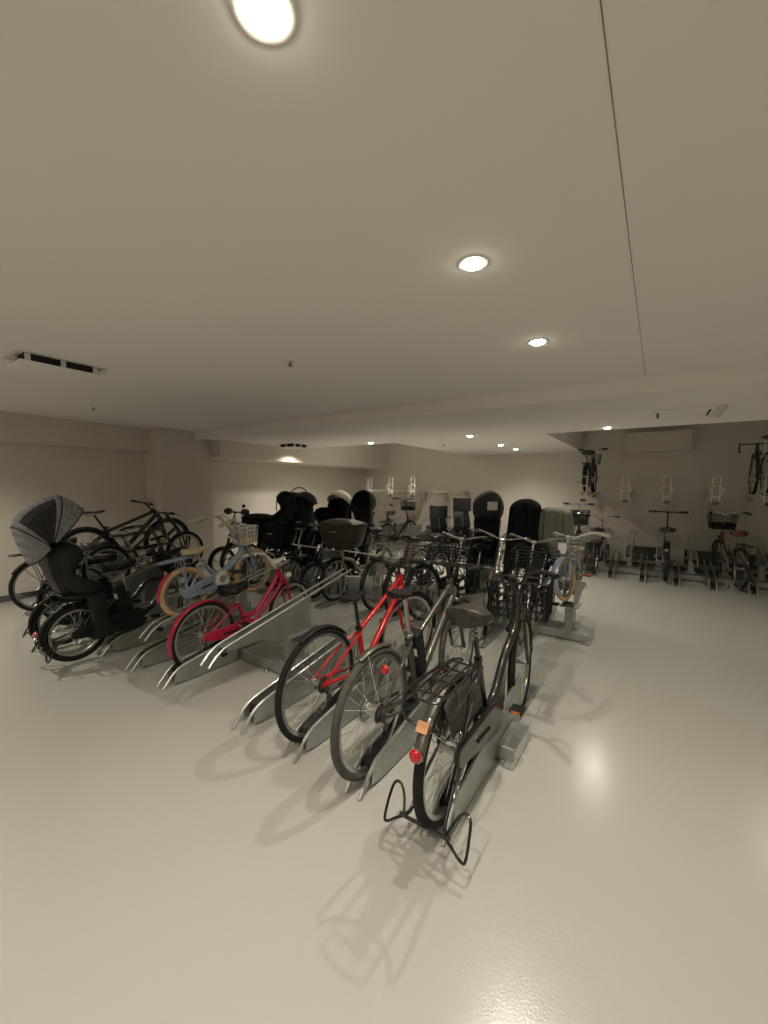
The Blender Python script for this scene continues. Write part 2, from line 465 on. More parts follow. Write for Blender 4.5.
    # ---- motor, battery
    if S.get('motor'):
        g = G(); g.lathe([(.0001, -.05), (.06, -.05), (.072, -.03), (.072, .03), (.06, .05), (.0001, .05)], bb+Vector((.02, 0, .01)), (0, 1, 0), 20)
        g.box(bb+Vector((-.06, 0, .0)), (.12, .08, .09)); g.build('motor', 'black_plastic', root, bevel=.01)
    if S.get('battery'):
        g = G(); ax2 = (top-bb).normalized(); q = ax2.to_track_quat('Z', 'X').to_matrix()
        bx, bl = (S['battery'] if isinstance(S['battery'], tuple) else (-.058, .32))
        g.box(bb+ax2*(.10+bl/2)+Vector((bx, 0, 0)), (.085, .10, bl), rot=q)
        b_ = g.build('battery', 'black_plastic', root, bevel=.012)
        g = G(); g.box(bb+ax2*(.10+bl*.55)+Vector((bx-.045, 0, 0)), (.004, .07, .05), rot=q); g.build('battery_label', 'label_white', b_)
    # ---- stands
    sk = S.get('stand')
    if sk == 'side':
        g = G(); g.tube(smooth([bb+Vector((-.08, .04, -.02)), bb+Vector((-.14, .09, -.12)), (bb.x-.16, .14, .015)], 4), .008, 8); g.build('kickstand', 'alloy', root)
    elif sk in ('loop', 'up'):
        g = G()
        if sk == 'up': zz, xx, w2 = S.get('sz_', .125), -.24, .185
        else: zz, xx, w2 = .03, -.05, .16
        for sd in (-1, 1):
            a = Vector((-.01, sd*.06, Rw-.01))
            g.tube(smooth([a, a.lerp(Vector((xx, sd*.09, zz)), .6)+Vector((0, 0, .01)), (xx+.02, sd*.085, zz+.01), (xx-.01, sd*.12, zz)], 5), .008, 8)
            # foot loop
            g.tube(smooth([(xx-.01, sd*.10, zz), (xx+.035, sd*(w2-.06), zz+.05), (xx+.055, sd*(w2-.03), zz+.085), (xx+.05, sd*(w2), zz+.08), (xx+.02, sd*(w2+.01), zz+.03), (xx-.02, sd*(w2+.01), zz-.045), (xx-.025, sd*(w2-.01), zz-.05), (xx-.02, sd*(w2-.05), zz-.02), (xx-.01, sd*.10, zz)], 5), .0065, 8)
        g.tube([(xx-.01, -.12, zz), (xx-.01, .12, zz)], .0085, 8)
        if sk == 'up': g.tube(smooth([(xx+.0, .02, zz), (xx+.03, .06, zz+.02), (xx+.06, .05, zz+.08), (xx+.03, .06, zz+.12)], 4), .007, 6)
        g.build('centre_stand', S.get('stand_m', 'black_paint'), root)
    # ---- rear rack
    rk = S.get('rack')
    if rk:
        g = G(); rz = S.get('rz', Rw*2+.06); x0, x1, w = S.get('rx0', -.30), S.get('rx1', .16), S.get('rw', .065)
        if S.get('flat_rack'):
            rows = []
            for i in range(13):
                t = i/12; x = x0+(x1-x0)*t; ww = w*(1-.5*max(0, t-.55)) * (1 if t > .06 else .7)
                rows.append([(x, -ww, rz), (x, -ww*.6, rz+.01), (x, ww*.6, rz+.01), (x, ww, rz), (x, ww*.6, rz-.012), (x, -ww*.6, rz-.012)])
            g.grid(rows, closed=True); g.add(rows[0], [tuple(range(6))]); g.add(rows[-1], [tuple(range(6))[::-1]])
        else:
            g.tube(smooth([(x1, .03, rz-.01), (x1-.05, w, rz), (x0+.05, w*1.05, rz), (x0, w*.8, rz-.004), (x0-.01, 0, rz-.006), (x0, -w*.8, rz-.004), (x0+.05, -w*1.05, rz), (x1-.05, -w, rz), (x1, -.03, rz-.01)], 4), .0062, 8)
            g.tube([(x0+.03, .025, rz+.002), (x1-.03, .025, rz+.002)], .005, 6); g.tube([(x0+.03, -.025, rz+.002), (x1-.03, -.025, rz+.002)], .005, 6)
            for xx in (x0+.05, (x0+x1)/2-.05, (x0+x1)/2+.08, x1-.06): g.tube([(xx, -w, rz), (xx, w, rz)], .0055, 6)
            # outer hoops that drop beside the wheel
            if S.get('hoops'):
                for sd in (-1, 1):
                    g.tube(smooth([(x1-.02, sd*(w+.01), rz-.005), (x0+.12, sd*(w+.055), rz-.01), (x0+.01, sd*(w+.05), rz-.05), (x0, sd*(w+.02), rz-.12), (x0+.02, 0, rz-.14)], 5), .0075, 8)
        for sd in (-1, 1):
            g.tube([ra+Vector((.0, sd*.06, 0)), (x0+.16, sd*w, rz)], .005, 6)
            g.tube([ra+Vector((.0, sd*.06, 0)), (x1-.12, sd*w, rz)], .005, 6)
        g.tube([(x1, 0, rz-.01), bb+(seat_top-bb)*.8], .006, 6)
        g.build('rear_rack', rk, root)
    if S.get('guard'):
        for sd in (-1, 1):
            g = G(); rows = []
            for i in range(9):
                a = R(18+100*i/8); rows.append([(rr_*math.cos(a), sd*(.036+.004*(rr_ > .2)), Rw+rr_*math.sin(a)) for rr_ in (.09, .18, .27, Rw+.006)])
            g.grid(rows); g.build('dress_guard', S['guard'], root, solid=.002)
    # ---- lamps
    if S.get('tail'):
        a = R(S.get('tail_a', 160)); p = ra+Vector((math.cos(a), 0, math.sin(a)))*S.get('tail_r', Rw+.035)
        d = Vector((math.cos(a), 0, math.sin(a)))
        d = Vector((-1, 0, .05)).normalized()
        g = G(); g.lathe([(.0001, .018), (.02, .016), (.027, .006), (.027, -.002), (.0001, -.004)], p, d, 18)
        t_ = g.build('rear_reflector', 'red_lens', root)
        g = G(); g.lathe([(.0001, -.014), (.022, -.012), (.030, -.002), (.030, .002), (.0001, .003)], p, d, 18); g.build('reflector_mount', 'alloy', t_)
    if S.get('lamp'):
        p = ST @ (fa+Vector((-.02, .07, Rf*.72))) if S['lamp'] == 'side' else ST @ (crown+Vector((.07, 0, .03)))
        g = G(); g.lathe([(.0001, -.04), (.02, -.035), (.03, 0), (.03, .02)], p, (1, 0, 0), 18); l_ = g.build('front_lamp', 'black_plastic' if S['lamp'] != 'white' else 'white_paint', root)
        g = G(); g.lathe([(.03, .018), (.026, .026), (.0001, .03)], p, (1, 0, 0), 18); g.build('lamp_glass', 'clear_lens', l_)
    # ---- front basket
    bk = S.get('basket')
    if bk:
        bw, bl, bh = bk.get('size', (.36, .25, .22)); c = Vector((bk.get('x', hx+.20), 0, bk.get('z', hz-.13)))
        g = G(ST); k = bk.get('k', .82)
        def corner(t, sx_, sy_):
            q = k+(1-k)*t
            return Vector((c.x+sx_*bl/2*q, sy_*bw/2*q, c.z-bh/2+bh*t))
        def ring(t, r_):
            pts = []
            for sx_, sy_ in ((-1, -1), (1, -1), (1, 1), (-1, 1)):
                p = corner(t, sx_, sy_); d = .03
                pts += [p+Vector((-sx_*(d if sx_*sy_ > 0 else 0), -sy_*(0 if sx_*sy_ > 0 else d), 0)), p+Vector((-sx_*.008, -sy_*.008, 0)), p+Vector((-sx_*(0 if sx_*sy_ > 0 else d), -sy_*(d if sx_*sy_ > 0 else 0), 0))]
            g.tube(pts, r_, 6, closed=True, flat=bk.get('flat'))
        wr = bk.get('r', .0025); ty = bk.get('type', 'wire')
        nr_ = bk.get('rings', 6); nv = bk.get('nv', 10)
        ring(1, max(.005, wr*1.5))
        for i in range(nr_): ring(i/nr_, wr)
        for sx_ in (-1, 1):
            for i in range(nv+1):
                u = -1+2*i/nv
                a = corner(0, sx_, u); b = corner(1, sx_, u); g.tube([a, b], wr, 4, flat=bk.get('flat'))
        nl = max(3, int(nv*bl/bw))
        for sy_ in (-1, 1):
            for i in range(nl+1):
                u = -1+2*i/nl
                g.tube([corner(0, u, sy_), corner(1, u, sy_)], wr, 4, flat=bk.get('flat'))
        for i in range(nv+1):
            u = -1+2*i/nv; g.tube([corner(0, -1, u), corner(0, 1, u)], wr, 4)
        g.tube([corner(.1, -1, 0), Vector((hx, 0, hz-.12))], .008, 6)
        bo = g.build('front_basket', bk.get('mat', 'black_plastic'), root)
        if bk.get('base'):
            g = G(ST); lo = [corner(0, *q) for q in ((-1, -1), (1, -1), (1, 1), (-1, 1))]; hi = [corner(.42, *q) for q in ((-1, -1), (1, -1), (1, 1), (-1, 1))]
            g.add([p*1 for p in lo+hi], [(0, 1, 2, 3), (0, 1, 5, 4), (1, 2, 6, 5), (2, 3, 7, 6), (3, 0, 4, 7)])
            g.build('basket_liner', bk['base'], bo, solid=.004)
        if bk.get('tag'):
            g = G(ST); g.box(corner(.6, 1, 0)+Vector((.008, 0, 0)), (.004, .085, .065))
            t_ = g.build('basket_tag', 'label_white', bo)
        if bk.get('cover'):
            g = G(ST); rows = []
            for i in range(9):
                t = -.15+1.25*i/8; q = (.84+.2*math.sin(min(1, max(0, t))*math.pi*.6)) if t < 1.02 else .9
                if i == 8: q = .55
                if i == 0: q = .6
                rows.append([(c.x+bl/2*q*1.1*math.copysign(abs(math.cos(a))**.5, math.cos(a)), bw/2*q*1.12*math.copysign(abs(math.sin(a))**.5, math.sin(a))*(1+.02*math.sin(7*a+i)), c.z-bh/2+bh*t) for a in [2*math.pi*j/28 for j in range(28)]])
            g.grid(rows, closed=True); g.add(rows[0], [tuple(range(28))]); g.add(rows[-1], [tuple(range(28))[::-1]])
            co = g.build('basket_cover', bk['cover'], root)
            g = G(ST); g.tube([(c.x+bl*.575, -.07, c.z+.03), (c.x+bl*.575, .06, c.z+.03)], .004, 4); g.build('cover_stripe', 'label_white', co)
    # ---- child seats
    for key, nm in (('seat', 'child_seat'), ('fseat', 'front_child_seat')):
        cs_ = S.get(key)
        if cs_: child_seat(root, nm, cs_, S, Rw, hx, hz, ST if key == 'fseat' else None)
    if S.get('mitts'):
        for sd in (-1, 1):
            g = G(ST); p = Vector(gr[0]).lerp(Vector(gr[1]), .4); p.y *= sd
            g.ball(p, 1, 12, sc=(.085, .065, .06)); g.build('hand_cover', S['mitts'], root)
    if S.get('mirror'):
        g = G(ST); p = Vector((hx, W*.8, hz+.12)); g.tube([(hx, W*.6, hz+.02), p], .004, 5); g.ball(p, .045, 10, sc=(.4, 1, .7)); g.build('mirror', 'black_plastic', root)
    return root

def child_seat(root, name, q, S, Rw, hx, hz, T=None):
    """bucket shell of stacked U sections, opening forward"""
    m = q.get('mat', 'black_plastic'); rear = name == 'child_seat'
    x, z = q.get('x', -.02 if rear else hx-.02), q.get('z', 2*Rw+.09 if rear else hz+.02)
    sc = q.get('s', 1. if rear else .72); W = q.get('w', .17)*sc; H = q.get('h', .62)*sc
    g = G(T); rows = []
    # (height, width, depth, back x)
    prof = q.get('prof') or [(0, .78, .26, -.02), (.05, .95, .30, -.05), (.18, 1.0, .28, -.075), (.32, .98, .20, -.10), (.45, .80, .14, -.115), (.58, .82, .16, -.13), (.72, .98, .22, -.145), (.86, 1.0, .22, -.15), (.95, .86, .18, -.14), (1.0, .6, .10, -.12)]
    for (h, w, d, bx) in prof:
        r_ = []
        for k in range(17):
            u = -1+2*k/16
            yy = W*w*math.sin(u*math.pi/2)/1.0
            a = abs(u)
            xx = bx*sc+ (d*sc)*(max(0, (a-.35)/.65)**1.3)
            if a > .75: yy = W*w*(1 if u > 0 else -1)
            r_.append((x+xx, yy, z+H*h))
        rows.append(r_)
    g.grid(rows)
    g.grid([[(x+px*sc, y_*W*.95, z+zz) for y_ in (-1, -.5, 0, .5, 1)] for px, zz in ((-.08, .045), (.05, .03), (.17, .045), (.20, .02), (.205, -.02))])
    so = g.build(name, m, root, solid=.012)
    # padded lining
    g = G(T)
    g.grid([[(x+(px+.018)*sc, y_*W*.72, z+H*hh) for y_ in (-1, -.6, 0, .6, 1)] for px, hh in ((-.05, .08), (-.075, .2), (-.095, .35), (-.11, .5), (-.12, .6))])
    g.build('seat_pad', q.get('pad', 'charcoal'), so, solid=.016)
    g = G(T)
    for sd in (-1, 1): g.tube(smooth([(x-.08*sc, sd*W*.35, z+H*.55), (x-.02*sc, sd*W*.38, z+H*.35), (x+.04*sc, sd*W*.1, z+H*.15)], 4), .010, 4, flat=(.4, 1.6))
    g.build('harness', 'charcoal', so)
    if rear and q.get('legs', 1):
        for sd in (-1, 1):
            g = G(T); rr_ = []
            for t in range(6):
                u = t/5; xx = x+.16*sc+.05*u; zz = z+.03-.40*sc*u
                dx = .06-.012*u if u < .9 else .085; yy = sd*(W*.82+.02*u)
                rr_.append([(xx-dx, yy-.045, zz), (xx-dx*.3, yy-.052, zz), (xx+dx, yy-.045, zz), (xx+dx, yy+.045, zz), (xx-dx*.3, yy+.052, zz), (xx-dx, yy+.045, zz)])
            g.grid(rr_, closed=True); g.add(rr_[0], [tuple(range(6))]); g.add(rr_[-1], [tuple(range(6))[::-1]])
            g.build('leg_guard', m, so)
    if q.get('helmet_head'):
        g = G(T); rows = []; c = Vector((x-.03*sc, 0, z+H*.84))
        for i in range(9):
            ph = -50+140*i/8
            rows.append([(c.x+(-.16*math.cos(R(ph)))*math.cos(R(th)), c.y+W*1.12*math.cos(R(ph))*math.sin(R(th)), c.z+.19*math.sin(R(ph))) for th in range(-115, 116, 10)])
        g.grid(rows); g.build('head_guard', q.get('head_m', 'charcoal'), so, solid=.015)
    if q.get('dome'):
        g = G(T); g.ball((x-.02, 0, z+H*.80), 1, 20, sc=(.20, W*1.08, H*.27)); g.build('head_dome', 'charcoal', so)
        g = G(T); rows = []
        for i in range(7):
            u = i/6; hh = z+H*(.62-.62*u); ww = W*(.86-.22*u); dd = .19-.05*u
            rows.append([(x+.02+dd*math.copysign(abs(math.cos(a))**.6, math.cos(a)), ww*math.copysign(abs(math.sin(a))**.6, math.sin(a)), hh) for a in [2*math.pi*j/24 for j in range(24)]])
        g.grid(rows, closed=True); g.build('body_cover', 'black_fabric', so)
    if q.get('label'):
        g = G(T); g.box((x+.165, W*.62, z+H*.84), (.006, .13, .11), rot=Matrix.Rotation(R(28), 3, 'Z')); g.build('care_label', 'label_white', so)
    if q.get('hoops'):
        pv = Vector(q['pivot']); ho = smooth([(a, 0, c) for a, c in q['hoops']], 4); rows = []; fs2 = []
        for i, d in enumerate(ho):
            rows.append([(pv.x+d.x*math.sin(R(t))**.55, W*1.12*math.cos(R(t)), pv.z+d.z*math.sin(R(t))**.55) for t in [1+178*k/20 for k in range(21)]])
        win = (5, 11)
        g = G(T); g2 = G(T); g3 = G(T)
        for i in range(len(rows)-1):
            for k in range(20):
                quad = [rows[i][k], rows[i][k+1], rows[i+1][k+1], rows[i+1][k]]
                tgt = (g2 if k < 7 else g3) if win[0] <= i < win[1] and (k < 7 or k >= 13) else g
                tgt.add(quad, [(0, 1, 2, 3)])
        co = g.build('canopy', q['canopy'], so, solid=.004); g2.build('canopy_lining', 'charcoal', co, solid=.004); g3.build('canopy_lining', 'charcoal', co, solid=.004)
        g = G(T)
        for i in (0, 4, 8, 12, len(rows)-1): g.tube(rows[i], .0055, 6)
        g.build('canopy_rib', 'black_plastic', co)
        g = G(T); g.ball((pv.x+.02, 0, pv.z+.12), 1, 14, sc=(.10, W*.8, .13)); g.build('head_rest', 'black_plastic', so)
    elif q.get('canopy'):
        cm = q['canopy']; g = G(T); rows = []; cz = z+H*q.get('cz', .80); rr2 = q.get('cr', .26)
        a0, a1 = q.get('ca', (-30, 150))
        for i in range(13):
            a = R(a0+(a1-a0)*i/12)      # sweep from behind, over, to the front
            # hoop plane turning about y axis through pivot
            rows.append([(x-.02-rr2*math.cos(a)*math.sin(R(t))**.9*(1+.03*(i % 3 == 0)), W*1.18*math.cos(R(t)), cz+rr2*1.12*math.sin(a)*math.sin(R(t))**.9*(1+.03*(i % 3 == 0))) for t in [180*k/16 if k not in (0, 16) else (1 if k == 0 else 179) for k in range(17)]])
        g.grid(rows); co = g.build('canopy', cm, so, solid=.004)
        g = G(T)
        for i in (0, 4, 8, 12): g.tube(rows[i], .005, 6)
        g.build('canopy_rib', q.get('rib', 'black_plastic'), co)
        if q.get('fill'):
            g = G(T); g.grid([[(x-.10+.012*math.sin(3*y_+hh), y_*W, z+H*hh) for y_ in [-1+.2*j for j in range(11)]] for hh in (.45, .6, .75, .9, 1.02)]); g.build('canopy_lining', 'black_fabric', co, solid=.004)
    if q.get('hoop'):
        g = G(T)
        for dx, hh in q['hoop']:
            g.tube(smooth([(x+dx, -W*1.05, z+H*.4), (x+dx*1.3-.02, -W*.95, z+H*.4+hh*.7), (x+dx*1.5-.02, -W*.4, z+H*.4+hh), (x+dx*1.5-.02, W*.4, z+H*.4+hh), (x+dx*1.3-.02, W*.95, z+H*.4+hh*.7), (x+dx, W*1.05, z+H*.4)], 5), .009, 8)
        g.build('hoop', q.get('hoop_m', 'charcoal'), so)
    return so

def drape(root_name, label, cat, c, w, d, h, m, rz, top=.35, seed=1):
    """a cloth thrown over something: rounded top, hanging folds"""
    random.seed(seed); g = G(); rows = []; n = 56
    ph = [random.random()*6 for _ in range(5)]
    for i in range(19):
        t = i/18
        if t < top: q = math.sin(t/top*math.pi/2); zz = h*(1-.16*(1-math.cos(t/top*math.pi/2)))
        else: u = (t-top)/(1-top); q = 1+.12*u; zz = h*.84*(1-u)
        amp = .03+.16*max(0, t-top*.5)
        rows.append([(d/2*q*math.copysign(abs(math.cos(a))**.75, math.cos(a))*(1+amp*math.sin(9*a+ph[0])+amp*.8*math.sin(14*a+ph[1])),
                      w/2*q*math.copysign(abs(math.sin(a))**.75, math.sin(a))*(1+amp*math.sin(11*a+ph[2])+amp*.7*math.sin(17*a+ph[3])),
                      zz+(0.02*math.sin(3*a+ph[4]) if t > .9 else 0)) for a in [2*math.pi*j/n for j in range(n)]])
    g.grid(rows, closed=True); g.add(rows[0], [tuple(range(n))])
    o = g.build(root_name, m, None, solid=.004)
    o.location = c; o.rotation_euler = (0, 0, R(rz))
    return tag(o, label, cat)
# ------------------------------------------------------------------ room
def surf(name, base, rough, coat=0., noise=.05, nscale=.6, rn=0., bump=0., bscale=30., dist=.002, spec=.5):
    m = bpy.data.materials.new(name); m.use_nodes = True; nt = m.node_tree; b = nt.nodes['Principled BSDF']
    b.inputs['Specular IOR Level'].default_value = spec
    tc = nt.nodes.new('ShaderNodeTexCoord'); n = nt.nodes.new('ShaderNodeTexNoise'); n.inputs['Scale'].default_value = nscale; n.inputs['Detail'].default_value = 2
    nt.links.new(tc.outputs['Object'], n.inputs['Vector'])
    r = nt.nodes.new('ShaderNodeValToRGB'); r.color_ramp.elements[0].position = .3; r.color_ramp.elements[1].position = .7
    r.color_ramp.elements[0].color = (*[c*(1-noise) for c in base], 1); r.color_ramp.elements[1].color = (*[c*(1+noise) for c in base], 1)
    nt.links.new(n.outputs['Fac'], r.inputs['Fac']); nt.links.new(r.outputs['Color'], b.inputs['Base Color'])
    b.inputs['Roughness'].default_value = rough
    if rn:
        n3 = nt.nodes.new('ShaderNodeTexNoise'); n3.inputs['Scale'].default_value = 2.2; n3.inputs['Detail'].default_value = 8; n3.inputs['Roughness'].default_value = .65
        nt.links.new(tc.outputs['Object'], n3.inputs['Vector'])
        mr = nt.nodes.new('ShaderNodeMapRange'); mr.inputs['From Min'].default_value = .35; mr.inputs['From Max'].default_value = .65
        mr.inputs['To Min'].default_value = rough-rn; mr.inputs['To Max'].default_value = rough+rn
        nt.links.new(n3.outputs['Fac'], mr.inputs['Value']); nt.links.new(mr.outputs['Result'], b.inputs['Roughness'])
    b.inputs['Coat Weight'].default_value = coat; b.inputs['Coat Roughness'].default_value = .1
    if bump:
        n2 = nt.nodes.new('ShaderNodeTexNoise'); n2.inputs['Scale'].default_value = bscale; n2.inputs['Detail'].default_value = 5
        nt.links.new(tc.outputs['Object'], n2.inputs['Vector'])
        bp = nt.nodes.new('ShaderNodeBump'); bp.inputs['Strength'].default_value = bump; bp.inputs['Distance'].default_value = dist
        nt.links.new(n2.outputs['Fac'], bp.inputs['Height']); nt.links.new(bp.outputs['Normal'], b.inputs['Normal'])
        if coat: nt.links.new(bp.outputs['Normal'], b.inputs['Coat Normal'])
    M[name] = m
surf('floor_epoxy', FLOOR_C, .26, .45, .04, .35, 0, .40, 120., .0015)
surf('wall_paper', WALL_C, .85, 0, .03, .8, 0, .25, 160., .002)
surf('ceiling_paint', CEIL_C, .9, 0, .03, .5, 0, .12, 60., .002)
mk('tray_steel', (.66, .63, .55), .5, .1, .05)
mk('baseboard_vinyl', (.12, .12, .115), .6, 0, .05)

X0, X1, Y0, Y1 = -7.25, 3.4, -3.2, 9.8
HM, HL, HA = 2.53, 2.40, 2.88
YB, YL, XA, XB = 4.05, 6.34, -4.05, -1.42
def bx(lo, hi, g=None, mi=0):
    g = g or G()
    g.box([(a+b)/2 for a, b in zip(lo, hi)], [b-a for a, b in zip(lo, hi)], mi); return g
def struct(name, g, m):
    o = g.build(name, m, smooth=False); o['kind'] = 'structure'; return o
struct('floor', bx((X0-.2, Y0-.2, -.2), (X1+.2, Y1+.2, 0)), 'floor_epoxy')
struct('wall_left', bx((X0-.2, Y0-.2, 0), (X0, Y1+.2, 3.1)), 'wall_paper')
struct('wall_right', bx((X1, Y0-.2, 0), (X1+.2, Y1+.2, 3.1)), 'wall_paper')
struct('wall_back', bx((X0, Y1, 0), (X1, Y1+.2, 3.1)), 'wall_paper')
struct('wall_front', bx((X0, Y0-.2, 0), (X1, Y0, 3.1)), 'wall_paper')
g = bx((X0, Y0, HM), (X1, YB, 3.1))
bx((X0, YB, HL), (X1, YL, 3.1), g); bx((XA, YL, HL), (XB, Y1, 3.1), g)
bx((X0, YL, HA), (XA, Y1, 3.1), g); bx((XB, YL, HA), (X1, Y1, 3.1), g)
struct('ceiling', g, 'ceiling_paint')
struct('trim_1', bx((X0, Y0, 2.15), (X0+.16, 3.46, HM)), 'wall_paper')           # boxed soffit on the left wall
struct('trim_2', bx((X0, 4.38, 2.10), (-6.5, Y1, HA)), 'wall_paper')             # boxed soffit in the bay
struct('wall_pillar', bx((X0, 3.46, 0), (-6.75, 4.38, HM)), 'wall_paper')
struct('trim_3', bx((-.60, Y1-.20, 2.36), (.48, Y1, 2.72)), 'wall_paper')
struct('baseboard_left', bx((X0, Y0, 0), (X0+.012, 3.46, .085)), 'baseboard_vinyl')
struct('baseboard_back', bx((X0, Y1-.012, 0), (X1, Y1, .085)), 'baseboard_vinyl')
mk('joint_shade', (.26, .245, .215), .9)
g = bx((-.1335, .2, HM-.0012), (-.1305, YB, HM+.001))
struct('trim_4', g, 'joint_shade')

# ------------------------------------------------------------------ downlights
def emis(name, col, s):
    m = bpy.data.materials.new(name); m.use_nodes = True; nt = m.node_tree
    b = nt.nodes['Principled BSDF']; b.inputs['Base Color'].default_value = (.8, .8, .75, 1)
    b.inputs['Emission Color'].default_value = (*col, 1); b.inputs['Emission Strength'].default_value = s; M[name] = m
emis('lamp_emitter', (1., .90, .72), 40.)
def downlight(x, y, z, label, power=1., cone=140, group='round downlights in the ceiling', deep=False):
    t = empty('downlight', (x, y, z)); tag(t, label, 'ceiling light', group)
    g = G(); g.lathe([(.045, -.001), (.060, -.004), (.068, -.001), (.068, .0), (.050, .0)], (0, 0, 0), (0, 0, 1), 32, closed_prof=True)
    g.build('trim_ring', 'white_paint', t)
    if deep:
        g = G(); g.lathe([(.050, 0), (.050, -.035), (.054, -.037), (.058, -.035), (.060, 0)], (0, 0, 0), (0, 0, 1), 32); g.build('baffle_ring', 'white_paint', t)
    g = G()
    if deep: g.disc((0, 0, -.003), (0, 0, 1), .049, .003, 32)
    else: g.lathe([(.0001, -.020), (.018, -.018), (.034, -.012), (.044, 0), (.0001, 0)], (0, 0, 0), (0, 0, 1), 32); g.build('lamp_lens', 'lamp_emitter', t)
    L = bpy.data.lights.new('downlight_lamp', 'SPOT'); L.energy = POW*power; L.color = LCOL; L.spot_size = R(cone); L.spot_blend = .75; L.shadow_soft_size = .022
    o = bpy.data.objects.new('downlight_lamp', L); COL.objects.link(o); o.parent = t; o.location = (0, 0, -.045)
    return t
for y, lb in ((.57, 'large bright round downlight at the top of the photo, nearest the camera'), (1.65, 'round downlight second nearest in the row along the main ceiling'), (2.74, 'round downlight third in the row, last before the ceiling step')):
    downlight(-.68, y, HM, lb)
downlight(-.60, 6.12, HL, 'round downlight on the lowered ceiling above the wall rack bay at right')
downlight(-4.42, 6.08, HL, 'round downlight at the left edge of the lowered ceiling')
downlight(-2.48, 6.04, HL, 'round downlight on the lowered ceiling, nearest of the middle three')
downlight(-2.50, 7.59, HL, 'round downlight on the lowered ceiling, middle of the middle three')
downlight(-2.50, 8.55, HL, 'round downlight on the lowered ceiling, closest to the back wall')
downlight(-4.7, 6.6, HA, 'downlight outside the view in the left bay, further from the wall', 3.8, group='downlights outside the view')
downlight(-6.20, 6.02, HL, 'recessed downlight washing the soffit in the left bay', .8, deep=True, group='downlights outside the view')
for (x, y, pw) in ((-.68, -.6, 1.25), (-.68, -1.8, 1.2), (1.7, .6, .8), (1.7, 2.9, .35), (1.31, 6.0, .45), (-3.0, -1.2, .9), (-5.7, .45, 2.6)):  # left lamp behind the camera is added fill, brightening the left side
    downlight(x, y, HL if y > YB else HM, 'unseen round downlight outside the view, lighting the room', pw, group='downlights outside the view')

# ------------------------------------------------------------------ ceiling fittings
def vent(x, y, z, lx, ly, label):
    t = empty('ceiling_vent', (x, y, z)); tag(t, label, 'vent')
    g = G(); g.box((0, 0, -.028), (lx-.07, ly-.07, .056)); g.build('dark_slot', 'vent_dark', t, smooth=False)
    g = G(); g.box((0, 0, -.062), (lx, ly, .012)); g.build('cover_panel', 'ceiling_paint', t, bevel=.003)
    for sx_ in (-1, 1):
        for k in (-1, 0, 1):
            g = G(); g.box((sx_*(lx/2-.02), k*(ly/2-.05), -.033), (.02, .03, .054)); g.build('panel_clip', 'white_paint', t, smooth=False)
    for sy_ in (-1, 1):
        g = G(); g.box((0, sy_*(ly/2-.018), -.033), (.03, .02, .054)); g.build('panel_clip', 'white_paint', t, smooth=False)
    g = G(); a, c = lx/2+.02, ly/2+.02; e = .018
    o_ = [(-a, -c), (a, -c), (a, c), (-a, c)]; i_ = [(-a+e, -c+e), (a-e, -c+e), (a-e, c-e), (-a+e, c-e)]
    vs = [(x_, y_, -.006) for x_, y_ in o_+i_]+[(x_, y_, 0) for x_, y_ in o_+i_]; fs = []
    for k in range(4):
        n = (k+1) % 4; fs += [(k, n, 4+n, 4+k), (8+k, 12+k, 12+n, 8+n), (k, 8+k, 8+n, n), (4+k, 4+n, 12+n, 12+k)]
    g.add(vs, fs); g.build('vent_frame', 'white_paint', t, smooth=False)
vent(-3.90, 1.22, HM, .32, .52, 'white ceiling vent with a dark slot, on the near ceiling at left')
vent(-5.95, 5.62, HL, .42, .42, 'small dark slotted ceiling vent near the lit soffit on the left')
t = empty('access_hatch', (.20, 5.36, HL)); tag(t, 'flush ceiling cassette panel with a dark slot at each end, above the right bay', 'ceiling panel')
g = G(); g.box((0, 0, -.004), (.56, .70, .007)); g.build('panel', 'ceiling_paint', t, bevel=.003)
g = G(); g.box((-.245, .0, -.0085), (.022, .36, .002)); g.build('dark_slot', 'vent_dark', t, smooth=False)
g = G(); g.box((.19, .02, -.0085), (.022, .42, .002)); g.build('dark_slot', 'vent_dark', t, smooth=False)
g = G(); g.box((.265, 0, -.016), (.09, .70, .008), rot=Matrix.Rotation(R(10), 3, 'Y')); g.build('flap', 'white_paint', t, smooth=False)
def sprinkler(x, y, z, label, nm='sprinkler_head'):
    t = empty(nm, (x, y, z)); tag(t, label, 'sprinkler', 'sprinkler heads on the ceiling')
    g = G(); g.lathe([(.0001, 0), (.03, 0), (.028, -.008), (.012, -.012), (.0001, -.012)], (0, 0, 0), (0, 0, 1), 20); g.build('cover_plate', 'white_paint', t)
    g = G(); g.lathe([(.0001, -.012), (.008, -.012), (.008, -.03), (.018, -.034), (.018, -.038), (.0001, -.038)], (0, 0, 0), (0, 0, 1), 14); g.build('nozzle', 'dark_alloy', t)
sprinkler(-2.32, 2.16, HM, 'small dark sprinkler head in the middle of the near ceiling')
sprinkler(-5.71, 2.14, HM, 'small sprinkler head on the near ceiling above the left bikes')
sprinkler(-3.35, 6.9, HL, 'small sprinkler head on the lowered ceiling left of the middle downlights')

